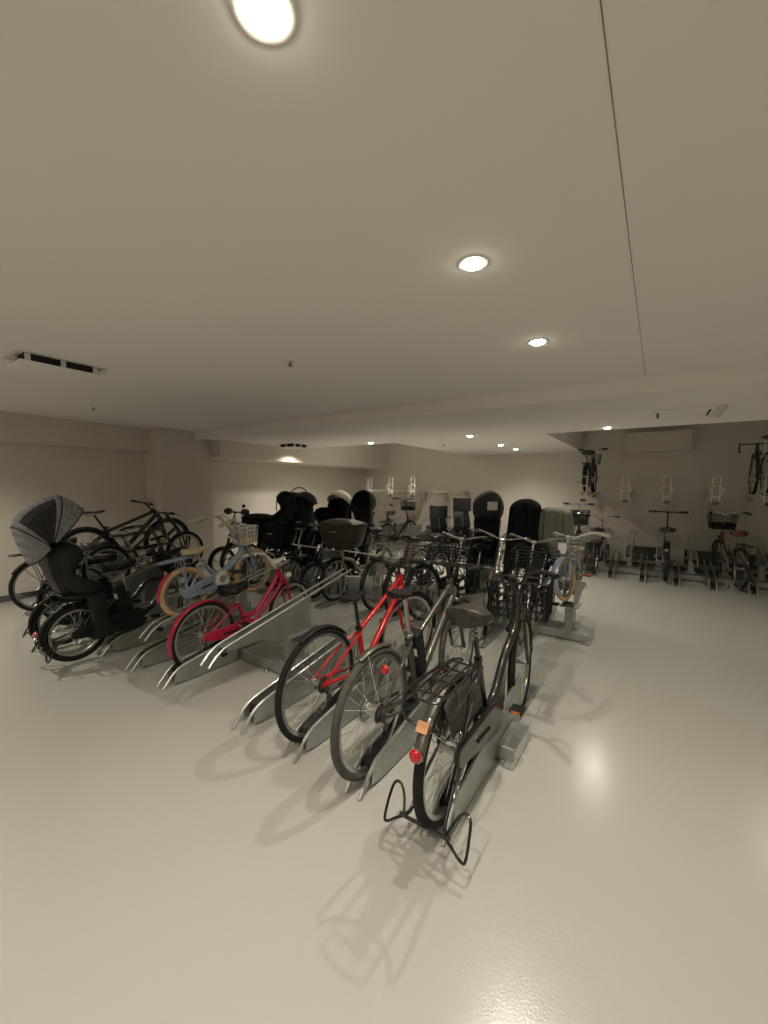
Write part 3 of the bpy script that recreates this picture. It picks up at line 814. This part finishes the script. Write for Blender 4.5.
# ------------------------------------------------------------------ floor racks
def make_rail(kind):
    t = empty('bicycle_rail'); hi = kind == 'high'
    if hi: P = [(0, .34), (.06, .40), (.11, .435), (.17, .455), (1.55, .77)]
    else: P = [(0, .004), (.07, .085), (.115, .122), (.17, .145), (1.20, .335)]
    for sd in (-1, 1):
        g = G(); xx = .045
        pts = [(sd*xx, P[0][0], P[0][1])]+[tuple(p) for p in smooth([(sd*xx, a, b) for a, b in P[1:4]], 4)]+[(sd*xx, P[4][0], P[4][1])]
        g.tube(pts, .0105, 8)
        if not hi: g.tube([(sd*xx, P[4][0], P[4][1]), (sd*xx, P[4][0]+.02, P[4][1]-.03), (sd*xx, P[4][0]+.02, .11)], .0105, 8)
        g.build('guide_tube', 'guide_steel', t)
    def zt(y): return P[3][1]+(P[4][1]-P[3][1])*(y-P[3][0])/(P[4][0]-P[3][0])
    g = G()
    for sd in (-1, 1):
        if hi: out = [(.12, .42), (.20, .425), (.45, .40), (.62, .345), (.98, .335), (.98, .63), (.17, .448)]
        else: out = [(.09, .03), (.20, .012), (.66, .012), (.68, .108), (1.02, .108), (1.04, .012), (1.16, .012), (1.19, .325), (.17, .138), (.10, .105)]
        g.plate(out, .003, 'x', sd*.053)
    g.build('side_plate', 'galvanised', t, smooth=False)
    g = G()
    if hi: g.grid([[(xx, y, zt(y)-dz) for xx in (-.05, -.03, 0, .03, .05)] for y, dz in ((.12, .03), (.4, .075), (.7, .11), (.98, .15))])
    else: 
        g.box((0, .40, .014), (.10, .56, .004))
        g2 = G(); g2.plate([(-.05, .045), (-.047, .045), (-.047, .016), (.047, .016), (.047, .045), (.05, .045), (.05, .012), (-.05, .012)], .66, 'y', 1.40); g2.build('front_wheel_channel', 'galvanised', t, smooth=False)
    g.build('wheel_channel', 'galvanised', t, smooth=False, solid=.002 if hi else 0)
    g = G(); g.box((0, .14, zt(.14)-.05), (.07, .035, .05)); g.build('rubber_stop', 'rubber', t, bevel=.006)
    if hi:
        g = G()
        g.box((0, .835, .215), (.085, .16, .24)); g.box((0, .835, .10), (.16, .26, .012)); g.box((0, .835, .338), (.18, .24, .012))
        for sx_ in (-.05, .05):
            for yy in (.73, .94): g.disc((sx_, yy, .112), (0, 0, 1), .012, .012, 6)
        g.build('support_post', 'galvanised', t, smooth=False, bevel=.002)
    return t
low0, high0 = make_rail('low'), make_rail('high')
used = {'low': False, 'high': False}
def rail(kind, x, y, flip, label, group):
    src = low0 if kind == 'low' else high0
    o = src if not used[kind] else copy_tree(src); used[kind] = True
    o.location = (x, y, 0); o.rotation_euler = (0, 0, math.pi if flip else 0)
    tag(o, label, 'bike rack', group)
def rack_base(x0, x1, yc, label, h=.10, w=.30):
    t = empty('bike_rack_beam', ((x0+x1)/2, yc, 0)); tag(t, label, 'rack base')
    L = x1-x0
    g = G(); g.box((0, 0, h/2+.004), (L, w, h-.016)); g.build('base_channel', 'galvanised', t, bevel=.004, smooth=False)
    g = G()
    for sx_ in (-1, 1):
        g.box((sx_*(L/2+.003), 0, h/2), (.006, w+.01, h)); g.box((sx_*(L/2-.02), -w/2-.018, .012), (.05, .04, .016)); g.box((sx_*(L/2-.02), w/2+.018, .012), (.05, .04, .016))
    g.build('end_plate', 'guide_steel', t, smooth=False)
    g = G(); n = int(L/.5)
    for i in range(n+1):
        for sy_ in (-1, 1): g.disc((-L/2+.06+i*(L-.12)/n, sy_*(w/2+.02), .016), (0, 0, 1), .012, .014, 6)
        for sy_ in (-1, 1): g.box((-L/2+.06+i*(L-.12)/n, sy_*(w/2+.015), .006), (.05, .05, .008))
    g.build('anchor_bolt', 'guide_steel', t, smooth=False)
YA, YBk, YC = 1.57, 5.55, 8.10
rack_base(-6.9, -.62, YA+.85, 'long galvanised steel base beam under the near row of bike rails')
rack_base(-6.7, -.52, YBk-.85, 'long galvanised steel base beam under the middle row of bike rails')
rack_base(-6.9, 2.6, YC+.85, 'long galvanised steel base beam under the rails along the back wall')
A_low = [(-.775, 'galvanised low rail holding the bronze city bike at the near right end'), (-1.24, 'galvanised low rail under the olive electric bike'), (-1.72, 'galvanised low rail under the bright red sports bike'),
         (-2.20, 'empty galvanised low rail just left of the bright red sports bike'), (-3.17, 'galvanised low rail holding the magenta bike'), (-3.69, 'empty galvanised low rail just left of the magenta bike'),
         (-4.26, 'galvanised low rail under the black bike with the grey hooded child seat'), (-4.78, 'galvanised low rail under the black small-wheeled electric bike at left'), (-5.40, 'galvanised low rail under the black city bike near the left wall'), (-6.33, 'leftmost low rail of the near row, beside the left wall')]
A_high = [(-2.55, 'empty raised galvanised rail with tall side plate, right of the magenta bike'), (-3.43, 'raised galvanised rail holding the blue children\'s bike'), (-5.02, 'raised galvanised rail under the black and yellow bike'), (-5.90, 'raised galvanised rail under the black mountain bike by the left wall')]
for x, lb in A_low: rail('low', x, YA, 0, lb, 'low bike rails of the near row')
for x, lb in A_high: rail('high', x, YA, 0, lb, 'raised bike rails of the near row')
B_low = [-1.08, -1.42, -1.90, -2.28, -2.60, -2.93, -3.62, -3.95, -4.52, -4.85, -5.30, -5.75, -6.20]
B_high = [-.74, -1.66, -3.28, -4.24]
for x in B_low: rail('low', x, YBk, 1, 'low galvanised rail of the middle row, crowded by parked bikes', 'low bike rails of the middle row')
for x in B_high: rail('high', x, YBk, 1, 'raised galvanised rail of the middle row, on a steel post' if x < -.8 else 'raised rail on a grey post at the near right end of the middle row', 'raised bike rails of the middle row' if x < -.8 else None)
xs = [2.20-.2375*i for i in range(37)]
for i, x in enumerate(xs): rail('low' if i % 2 == 0 else 'high', x, YC+(0 if i % 2 == 0 else .25), 0, 'low rail of the long row of floor racks along the back wall' if i % 2 == 0 else 'raised rail of the long row of floor racks along the back wall', 'low bike rails along the back wall' if i % 2 == 0 else 'raised bike rails along the back wall')
# dark screens behind the floor racks
sc0 = None
for i, x in enumerate([1.72, .77, -.18, -1.13]):
    if sc0 is None:
        sc0 = empty('rack_screen'); g = G(); g.box((0, 0, .30), (.62, .012, .26)); g.build('screen_panel', mat('screen_green', (.075, .08, .065), .6), sc0, bevel=.004)
        g = G()
        for sx_ in (-.26, .26): g.box((sx_, .012, .21), (.03, .02, .42))
        g.build('screen_leg', 'galvanised', sc0, smooth=False); o = sc0
    else: o = copy_tree(sc0)
    o.location = (x, YC+1.62, 0); tag(o, 'dark green-grey screen panel behind the floor rails at the back wall', 'panel', 'dark screens behind the back floor rails')

# ------------------------------------------------------------------ upper tier trays
def make_tray(handle=True):
    t = empty('upper_bike_tray')
    g = G(); g.plate([(-.06, .05), (-.055, .05), (-.05, .004), (.05, .004), (.055, .05), (.06, .05), (.054, 0), (-.054, 0)], 1.77, 'y', .912)
    g.build('tray_channel', 'tray_steel', t, smooth=False)
    g = G(); 
    g.box((0, 1.33, -.04), (.05, .8, .05)); g.box((0, 1.70, -.12), (.05, .06, .30)); g.build('wall_post', 'tray_steel', t, smooth=False)
    if handle:
        g = G()
        for sd in (-1, 1): g.tube([(sd*.048, .03, -.09), (sd*.048, .03, .34)], .009, 8)
        g.tube([(-.048, .03, .34), (.048, .03, .34)], .009, 8); g.tube([(-.048, .03, .18), (.048, .03, .18)], .007, 8)
        g.tube([(.088*math.cos(a), .0+.05*abs(math.sin(a)) - .02, .12+.055*math.sin(a)) for a in [2*math.pi*i/24 for i in range(24)]], .008, 8, closed=True)
        g.box((0, .05, .02), (.10, .03, .02)); g.build('pull_handle', 'tray_steel', t)
        g = G(); g.box((0, .02, -.085), (.085, .045, .045)); g.build('latch', 'dark_alloy', t, bevel=.004)
    return t
tr0, tr1 = make_tray(True), make_tray(False); first = True
for x, lb in ((-1.12, 'upper tray with white pull handle under the hanging-high blue bike'), (-.47, 'empty upper tray handle, leftmost of the three bare ones at right'), (.11, 'empty upper tray handle above the black folding-size bike'), (.73, 'empty upper tray handle above the maroon basket bike'), (1.33, 'upper tray carrying the black road bike at the right edge'),
              (-5.86, 'upper tray of the left bay, partly behind a child seat'), (-5.25, 'upper tray of the left bay, second from its left end'), (-4.65, 'upper tray of the left bay, third from its left end')):
    o = tr0 if first else copy_tree(tr0); first = False
    o.location = (x, 8.0, 1.47); tag(o, lb, 'bike tray', 'white upper tier bike trays')
tr1.location = (-4.08, 8.0, 1.47); tag(tr1, 'upper tray without a pull handle, rightmost of the left bay', 'bike tray', 'white upper tier bike trays')

# ------------------------------------------------------------------ bikes of the near row
UP = 90
b = bike('bicycle', 'bronze-black city bike with black front basket, at the near right end', 'bicycle', (-.775, 1.72, .02), UP,
     dict(R=.33, wb=1.19, style='city', frame='bronze_paint', sz=.93, sx=.25, bbx=.49, hz=.99, hx=.95, hb='up', hw=.27, saddle='city', saddle_m='saddle_vinyl', fr='olive_paint', fr0=50, fr1=158, ff='bronze_paint', hbm='black_paint', post='black_paint', stem='black_paint',
          case='bronze_paint', case_r=(.05, .10), rack='black_paint', rz=.69, rx0=-.25, rx1=.22, hoops=1, stand='up', tail=1, tail_a=155, guard='worn_rubber', lamp='side', rt=.017, tr=.023, crank=-5,
          basket=dict(x=1.20, z=.80, k=.93, size=(.40, .27, .25), mat='black_plastic', r=.0068, rings=5, nv=6, flat=(.5, 1.3)), steer=5, bell=1))
g = G(); a = R(138); g.box((.37*math.cos(a), 0, .33+.37*math.sin(a)), (.045, .052, .004), rot=Matrix.Rotation(-a+R(90), 3, 'Y')); g.build('fender_sticker', 'label_orange', b)
bike('bicycle', 'olive electric bike with bare rear tyre, between the bright red and bronze bikes', 'bicycle', (-1.25, 1.76, .02), UP,
     dict(R=.347, wb=1.13, style='ebike', frame='olive_paint', sz=.95, sx=.30, bbx=.47, hz=1.02, hx=.90, hb='flat', hw=.28, saddle='sport', saddle_m='rubber', tyre='worn_rubber', tr=.022, motor=1, battery=(.055, .30), disc=1, rhub=.05,
          fork='black_paint', hbm='black_paint', rt=.019, htl=.17, tail=1, tail_a=60, tail_r=.22, fr='olive_paint', fr0=66, fr1=112, ff='black_plastic', fw=.045, steer=3, crank=50))
bike('bicycle', 'bright red sports bike with black saddle in the near row', 'bicycle', (-1.72, 1.82, .02), UP,
     dict(R=.345, wb=1.10, style='sport', frame='red_paint', sz=.82, sx=.35, bbx=.48, hz=.94, hx=.93, hb='flat', hbm='black_paint', post='black_paint', hw=.28, saddle='sport', saddle_m='rubber', tr=.019, decal=None, htl=.13, ff='black_plastic', fr='black_plastic', fr0=40, fr1=118, fw=.05, crank=70, steer=-12, rt=.0185, lean=0))
bike('bicycle', 'magenta children\'s bike with white handlebar and black saddle', 'bicycle', (-3.17, 1.95, .02), UP,
     dict(R=.292, wb=.99, style='loop', frame='magenta_paint', sz=.64, sx=.30, bbx=.42, bbz=.27, hz=.83, hx=.74, hb='swept', hw=.26, hbm='white_paint', grip='white_paint', saddle='city', saddle_m='black_plastic', fr='magenta_paint', fr0=40, fr1=200, fw=.06,
          case='magenta_paint', case_r=(.035, .075), tr=.018, rt=.018, lamp='white', lever='alloy', crank=150, htl=.13, stt=.8, cables=1, cable='white_paint'))
kb = bike('bicycle', 'grey-blue children\'s bike with tan tyres and tan saddle, on a raised rail', 'bicycle', (-3.43, 1.96, .43), UP,
     dict(R=.225, wb=.73, style='kid', frame='blue_grey_paint', sz=.57, sx=.13, bbx=.33, bbz=.26, hz=.76, hx=.47, hb='swept', hw=.24, saddle='kid', saddle_m='tan_vinyl', tyre='tan_rubber', tr=.022, grip='tan_vinyl', hbm='alloy',
          case='blue_grey_paint', case_r=(.045, .085), case_ring='cream', fr='magenta_paint', fr0=120, fr1=185, fw=.05, ff='cream', ff0=95, ff1=150, rack='blue_grey_paint', flat_rack=1, rz=.53, rx0=-.19, rx1=.12, rw=.05, rt=.019, ring=.05, stt=.75, cr=.10,
          basket=dict(x=.67, z=.61, size=(.23, .17, .17), mat='white_paint', r=.006, rings=4, nv=6, base='tan_vinyl'), steer=0, lever='alloy', crank=30, spokes=1), pitch=6)
bike('bicycle', 'black small-wheeled electric bike carrying the child seat with a grey hood', 'bicycle', (-4.26, 1.40, .02), UP,
     dict(R=.255, wb=1.18, style='city', frame='black_paint', sz=.80, sx=.36, bbx=.48, bbz=.27, hz=.88, hx=.92, hb='swept', hw=.25, hbm='black_paint', saddle='city', saddle_m='black_plastic', case='black_plastic', fr='black_plastic', fr0=60, fr1=190, ff='black_plastic', rack='black_paint', rz=.56, rx0=-.2, rx1=.2,
          stand='up', sz_=.17, tr=.026, rt=.019, battery=(-.06, .26), tail=1, tail_a=168, crank=0,
          seat=dict(x=-.06, z=.58, mat='black_plastic', w=.175, h=.50, canopy='grey_fabric', pivot=(-.20, 0, 1.06), hoops=[(-.11, -.14), (-.20, .17), (-.09, .34), (.11, .42), (.27, .31)])))
bike('bicycle', 'black small-wheeled electric bike parked right behind the grey-hooded one', 'bicycle', (-4.78, 1.47, .02), UP,
     dict(R=.255, wb=1.18, style='city', frame='black_paint', sz=.80, sx=.34, bbx=.48, bbz=.27, hz=.96, hx=.92, hb='swept', saddle='city', saddle_m='black_plastic', case='black_plastic', fr='black_plastic', ff='black_plastic', rack='black_paint', rz=.56, stand='up', sz_=.17, tr=.026, battery=(-.06, .26), lod=1,
          hbm='black_paint', basket=dict(mat='black_plastic', r=.006, z=.66, rings=4, nv=7), seat=dict(x=0, z=.56, mat='black_plastic', w=.18, h=.36)))
bike('bicycle', 'black bike with yellow bands on its down tube, on a raised rail at left', 'bicycle', (-5.02, 1.98, .43), UP,
     dict(R=.25, wb=.90, style='sport', frame='black_paint', fork='black_paint', decal='yellow_paint', sz=.58, sx=.2, hz=.76, hx=.70, hb='flat', hw=.27, htl=.22, tr=.022, lod=1, stem='black_paint', hbm='black_paint'), pitch=5)
bike('bicycle', 'black city bike with rear carrier, low between the left black bikes', 'bicycle', (-5.40, 1.78, .02), UP,
     dict(R=.33, wb=1.1, style='city', frame='black_paint', sz=.86, hz=.98, hb='swept', hbm='black_paint', saddle='city', fr='black_plastic', ff='black_plastic', case='black_plastic', rack='black_paint', lod=1, hx=.85))
bike('bicycle', 'tall black mountain bike on a raised rail in front of the left wall', 'bicycle', (-5.90, 2.08, .40), UP,
     dict(R=.335, wb=1.04, style='sport', frame='black_paint', sz=.84, sx=.12, bbx=.42, hz=.90, hx=.76, hb='flat', hw=.31, saddle='sport', tr=.028, htl=.11, hbm='black_paint', post='black_paint', crank=-30, rim='dark_alloy', steer=-4, rt=.023), pitch=3)
bike('bicycle', 'black city bike at the far left with its big rear wheel by the wall', 'bicycle', (-6.25, 1.74, .02), UP,
     dict(R=.335, wb=1.1, style='city', frame='black_paint', sz=.84, hz=.95, hb='flat', saddle='city', fr='black_plastic', fr0=40, fr1=150, ff='black_plastic', case='black_plastic', lod=1, tr=.021, rack='black_paint', stand='side'))

# ------------------------------------------------------------------ bikes of the middle row (front wheels towards the camera)
DN = -90
city = dict(R=.33, wb=1.12, style='city', frame='black_paint', sz=.86, hz=1.0, hb='swept', saddle='city', fr='black_plastic', ff='black_plastic', case='black_plastic', rack='black_paint', lod=1, tr=.02)
ebk = dict(city, R=.255, bbz=.27, sz=.80, rz=.56, battery=(-.06, .26), tr=.026, stand='loop')
kd = bike('bicycle', 'small blue bike with white handlebar and tagged basket, nearest in the middle row', 'bicycle', (-.74, 5.0, .42), DN,
     dict(R=.215, wb=.74, style='kid', frame='blue_grey_paint', sz=.50, sx=.12, hz=.62, hx=.50, bbz=.26, hb='swept', hw=.26, hbm='white_paint', grip='white_paint', saddle='kid', saddle_m='tan_vinyl', tyre='tan_rubber', tr=.021, case='blue_grey_paint', case_r=(.04, .08), ff='blue_grey_paint', ff0=-35, ff1=120, fw=.07,
          fr='blue_grey_paint', rt=.018, ring=.05, cr=.11, basket=dict(x=.67, z=.52, size=(.30, .20, .20), mat='guide_steel', r=.003, rings=5, nv=8, tag=1), steer=-14, lamp='white', lever='alloy', pedal='orange_paint'), pitch=5)
def bk(lb, x, S, z=.02, y=5.3, pitch=0, **k):
    q = dict(S); q.update(k); return bike('bicycle', lb, 'bicycle', (x, y, z), DN, q, pitch=pitch)
bk('dark city bike with a grey-green covered rear seat, next to the small blue bike', -1.08, city, seat=dict(mat='black_plastic', w=.14, h=.58), basket=dict(mat='black_plastic', r=.004, z=.84, nv=8), steer=6)
bk('champagne city bike whose rear seat is hidden under the black cloth', -1.42, city, frame='champagne_paint', hbm='chrome', lod=1, cables=1, seat=dict(mat='black_plastic', w=.15, h=.60), basket=None, grip='maroon_paint', hw=.3, steer=18)
bk('electric bike with a large dome-topped black child seat bearing a white label', -1.90, ebk, seat=dict(x=-.02, z=.60, mat='charcoal', w=.185, h=.88, dome=1, label=1), basket=dict(mat='black_plastic', r=.004, z=.80, nv=8), steer=8, hz=.96)
bk('black city bike with a wire basket, first left of the dome-topped child seat', -2.28, city, basket=dict(mat='dark_alloy', r=.0024, z=.78, nv=10, rings=6), hz=.93, steer=-10, hbm='dark_alloy')
bk('maroon city bike with a wire basket, second left of the dome-topped child seat', -2.60, city, frame='maroon_paint', basket=dict(mat='alloy', r=.0024, z=.72, nv=10, rings=6), hz=.88, steer=5, hbm='dark_alloy')
bk('champagne city bike with a black front fender and a white rear fender', -2.93, city, frame='champagne_paint', fr='white_paint', ff='black_gloss', sz=.82, hz=.92, rack='alloy', case=None, hb='flat', basket=None, hbm='dark_alloy')
bk('beige-framed bike with a big brown cover over its front basket', -3.62, city, frame='champagne_paint', R=.30, case='champagne_paint', basket=dict(mat='black_plastic', r=.004, z=.93, x=.98, size=(.56, .36, .32), cover='brown_leather'), hz=1.0, sz=.9, stand='loop', stand_m='champagne_paint')
bk('black electric bike with a tall black rounded rear seat, behind the brown cover', -3.95, ebk, seat=dict(mat='black_plastic', w=.185, h=.84, z=.62, helmet_head=1, head_m='charcoal'), hz=.98, y=5.2)
bk('black electric bike with a padded front seat and a white-trimmed hooded rear seat', -4.52, ebk, fseat=dict(mat='black_plastic', w=.22, h=.58, s=.8, canopy='charcoal', cz=.72, cr=.17, ca=(10, 140)), seat=dict(x=0, z=.64, mat='black_fabric', w=.19, h=.72, canopy='white_fabric', cz=.86, cr=.22, ca=(35, 140), fill=1), hz=.94)
bk('black electric bike with a tall hooped front child seat', -4.85, ebk, fseat=dict(mat='black_plastic', w=.24, h=.55, s=.9, hoop=[(-.14, .36), (.06, .30)], hoop_m='worn_rubber', dome=0), hz=.96, seat=dict(x=0, z=.6, mat='black_plastic', w=.18, h=.6), basket=dict(mat='black_plastic', r=.004, z=.82, size=(.44, .3, .3), nv=8, cover='black_fabric'))
bk('black electric bike with a bulky black basket cover, left of the hooped child seat', -5.30, ebk, basket=dict(mat='black_plastic', r=.004, z=.92, size=(.46, .34, .34), nv=8, cover='black_fabric'), hz=1.04, seat=dict(mat='black_plastic', w=.17, h=.5), hbm='dark_alloy')
bk('dark city bike between two black electric bikes at the left of the middle row', -5.75, city, frame='dark_alloy', hz=.98, basket=dict(mat='black_plastic', r=.004, z=.84, nv=8), hbm='dark_alloy', seat=dict(mat='black_plastic', w=.17, h=.4))
bk('black bike with dark hand covers and mirrors, leftmost of the middle row', -6.20, ebk, hz=1.10, sz=.9, mitts='charcoal', mirror=1, hb='flat', hw=.30, hbm='dark_alloy', seat=dict(mat='black_plastic', w=.17, h=.4))
drape('draped_cloth', 'long black cloth thrown over a rear child seat in the middle row', 'cloth', (-1.40, 5.33, .60), .37, .36, .86, 'black_fabric', 0, seed=3)
drape('seat_cover', 'grey-green cover over a child seat, right of the black cloth', 'cover', (-1.04, 5.36, .84), .34, .36, .52, 'green_grey_fabric', 0, seed=5)

# helmet hanging by the green cover
t = empty('bicycle_helmet', (-.83, 5.42, 1.18), R(20)); tag(t, 'glossy black helmet perched right of the grey-green cover', 'helmet')
g = G(); g.grid([[(.14*math.cos(R(p))*math.cos(R(q)), .11*math.cos(R(p))*math.sin(R(q)), .13*math.sin(R(p))) for q in range(0, 360, 15)] for p in range(-12, 91, 12)], closed=True); g.build('shell', 'black_gloss', t, solid=.012)
g = G()
for sy_ in (-.05, 0, .05): g.tube([( .13*math.cos(R(a)), sy_, .125*math.sin(R(a))+.012) for a in range(25, 156, 12)], .006, 4)
g.build('vent_rib', 'charcoal', t)
g = G()
for sd in (-1, 1): g.tube([(.05, sd*.10, 0), (.0, sd*.09, -.12), (0, 0, -.16)], .005, 4)
g.build('chin_strap', 'black_fabric', t)

# ------------------------------------------------------------------ back row
def br(lb, x, S, z=.02, y=8.35, **k):
    q = dict(S); q.update(k); return bike('bicycle', lb, 'bicycle', (x, y, z), UP, q)
br('slim black flat-bar bike standing alone at the back wall', .155, city, style='sport', R=.25, wb=1.0, sz=.88, hz=1.16, hx=.62, htl=.3, hb='flat', hw=.29, rack=None, fr='black_plastic', fw=.07, tr=.03, rt=.024, bell=None, battery=(-.03, .34), case=None, basket=None, saddle='city', hbm='black_paint', frame='navy_paint')
br('maroon city bike with a dark front basket at the back wall, far right', 1.12, city, y=8.40, frame='maroon_paint', saddle_m='maroon_paint', sz=.88, hz=1.14, hx=.82, hbm='chrome', basket=dict(mat='black_plastic', r=.003, z=1.0, x=1.02, size=(.38, .28, .26), nv=10, base='black_plastic'), stand='loop', tail=1, tail_a=100, stand_m='alloy', lamp=1, fr='black_gloss', hw=.26).rotation_euler.z = R(99)
br('dark maroon bike behind the small blue bike, at the left end of the right bay', -.92, city, frame='maroon_paint', sz=.80, hz=.98, hb='up', basket=None, R=.28)
br('black bike with a high handlebar, left of the maroon one at the back wall', -1.36, city, sz=.95, hz=1.25, hb='flat', basket=dict(mat='black_plastic', r=.004, z=1.0, nv=8))
br('black electric bike with a box-shaped rear child seat at the back wall', -3.60, ebk, y=8.3, seat=dict(x=0, z=.62, mat='black_fabric', w=.16, h=.72, prof=[(0, .8, .26, -.04), (.2, 1, .28, -.07), (.6, .95, .2, -.1), (.62, 1.15, .26, -.11), (1., 1.15, .26, -.12)]), hz=1.0)
br('lower of two black bikes with boxy child seats at the back wall', -4.12, ebk, y=8.2, seat=dict(x=0, z=.58, mat='black_fabric', w=.17, h=.58, prof=[(0, .8, .26, -.04), (.2, 1, .28, -.07), (.5, .95, .2, -.1), (.52, 1.1, .26, -.11), (1., 1.1, .26, -.12)]), hz=1.0)
br('small orange bike at the back wall left of the boxy child seats', -4.45, city, y=8.5, style='loop', R=.25, wb=.9, frame='orange_paint', fork='orange_paint', sz=.62, hz=.80, hb='up', rack=None, case=None, fr=None, ff=None, basket=None)
br('dark city bike with a black basket under the left bay trays', -5.55, city, hz=1.22, sz=.92, hx=.8, basket=dict(mat='black_plastic', r=.004, z=1.06, nv=8, base='black_plastic'), hb='up', hbm='dark_alloy')
br('dark city bike with swept handlebar deep in the left bay', -6.2, city, hz=1.05, basket=None)
# upper tier
br('dark blue bike parked high on the upper tray in front of the back wall', -1.12, city, z=1.50, y=8.35, style='mixte', R=.27, wb=1.0, tr=.03, rt=.024, fw=.07, frame='navy_paint', sz=.76, hz=.86, hx=.68, hb='flat', hw=.26, rack='black_paint', rz=.56, case=None, basket=dict(mat='dark_alloy', r=.003, z=.68, x=.86, size=(.26, .22, .2), nv=7))
br('black road bike with drop handlebar on the upper tray at the right edge', 1.33, city, z=1.50, y=8.30, style='sport', R=.335, wb=1.0, frame='black_paint', fork='maroon_paint', sz=.90, hz=.86, hx=.80, htl=.12, rt=.019, hb='drop', hw=.22, rack=None, case=None, fr=None, ff=None, basket=None, saddle='sport', hbm='black_paint')

# ------------------------------------------------------------------ world, camera, view
w = bpy.data.worlds.new('world'); scene.world = w; w.use_nodes = True
w.node_tree.nodes['Background'].inputs['Color'].default_value = (.9, .85, .75, 1); w.node_tree.nodes['Background'].inputs['Strength'].default_value = .02
cd = bpy.data.cameras.new('camera'); cam = bpy.data.objects.new('camera', cd); COL.objects.link(cam)
p_, r_, t_ = R(3.6), R(.5), R(34.1)
hd = Vector((-math.sin(t_), math.cos(t_), 0)); fw = hd*math.cos(p_)-Vector((0, 0, 1))*math.sin(p_)
rt0 = Vector((math.cos(t_), math.sin(t_), 0)); up0 = rt0.cross(fw)
rt1 = rt0*math.cos(r_)+up0*math.sin(r_); up1 = up0*math.cos(r_)-rt0*math.sin(r_)
mw = Matrix((rt1, up1, -fw)).transposed().to_4x4(); mw.translation = (0, 0, 1.6)
cam.matrix_world = mw
cd.sensor_fit = 'HORIZONTAL'; cd.sensor_width = 36.; cd.lens = 36.*405/768; cd.clip_start = .05
scene.camera = cam
scene.view_settings.view_transform = 'Standard'; scene.view_settings.look = 'None'; scene.view_settings.gamma = 1
scene.view_settings.use_curve_mapping = False; scene.view_settings.exposure = EXPO
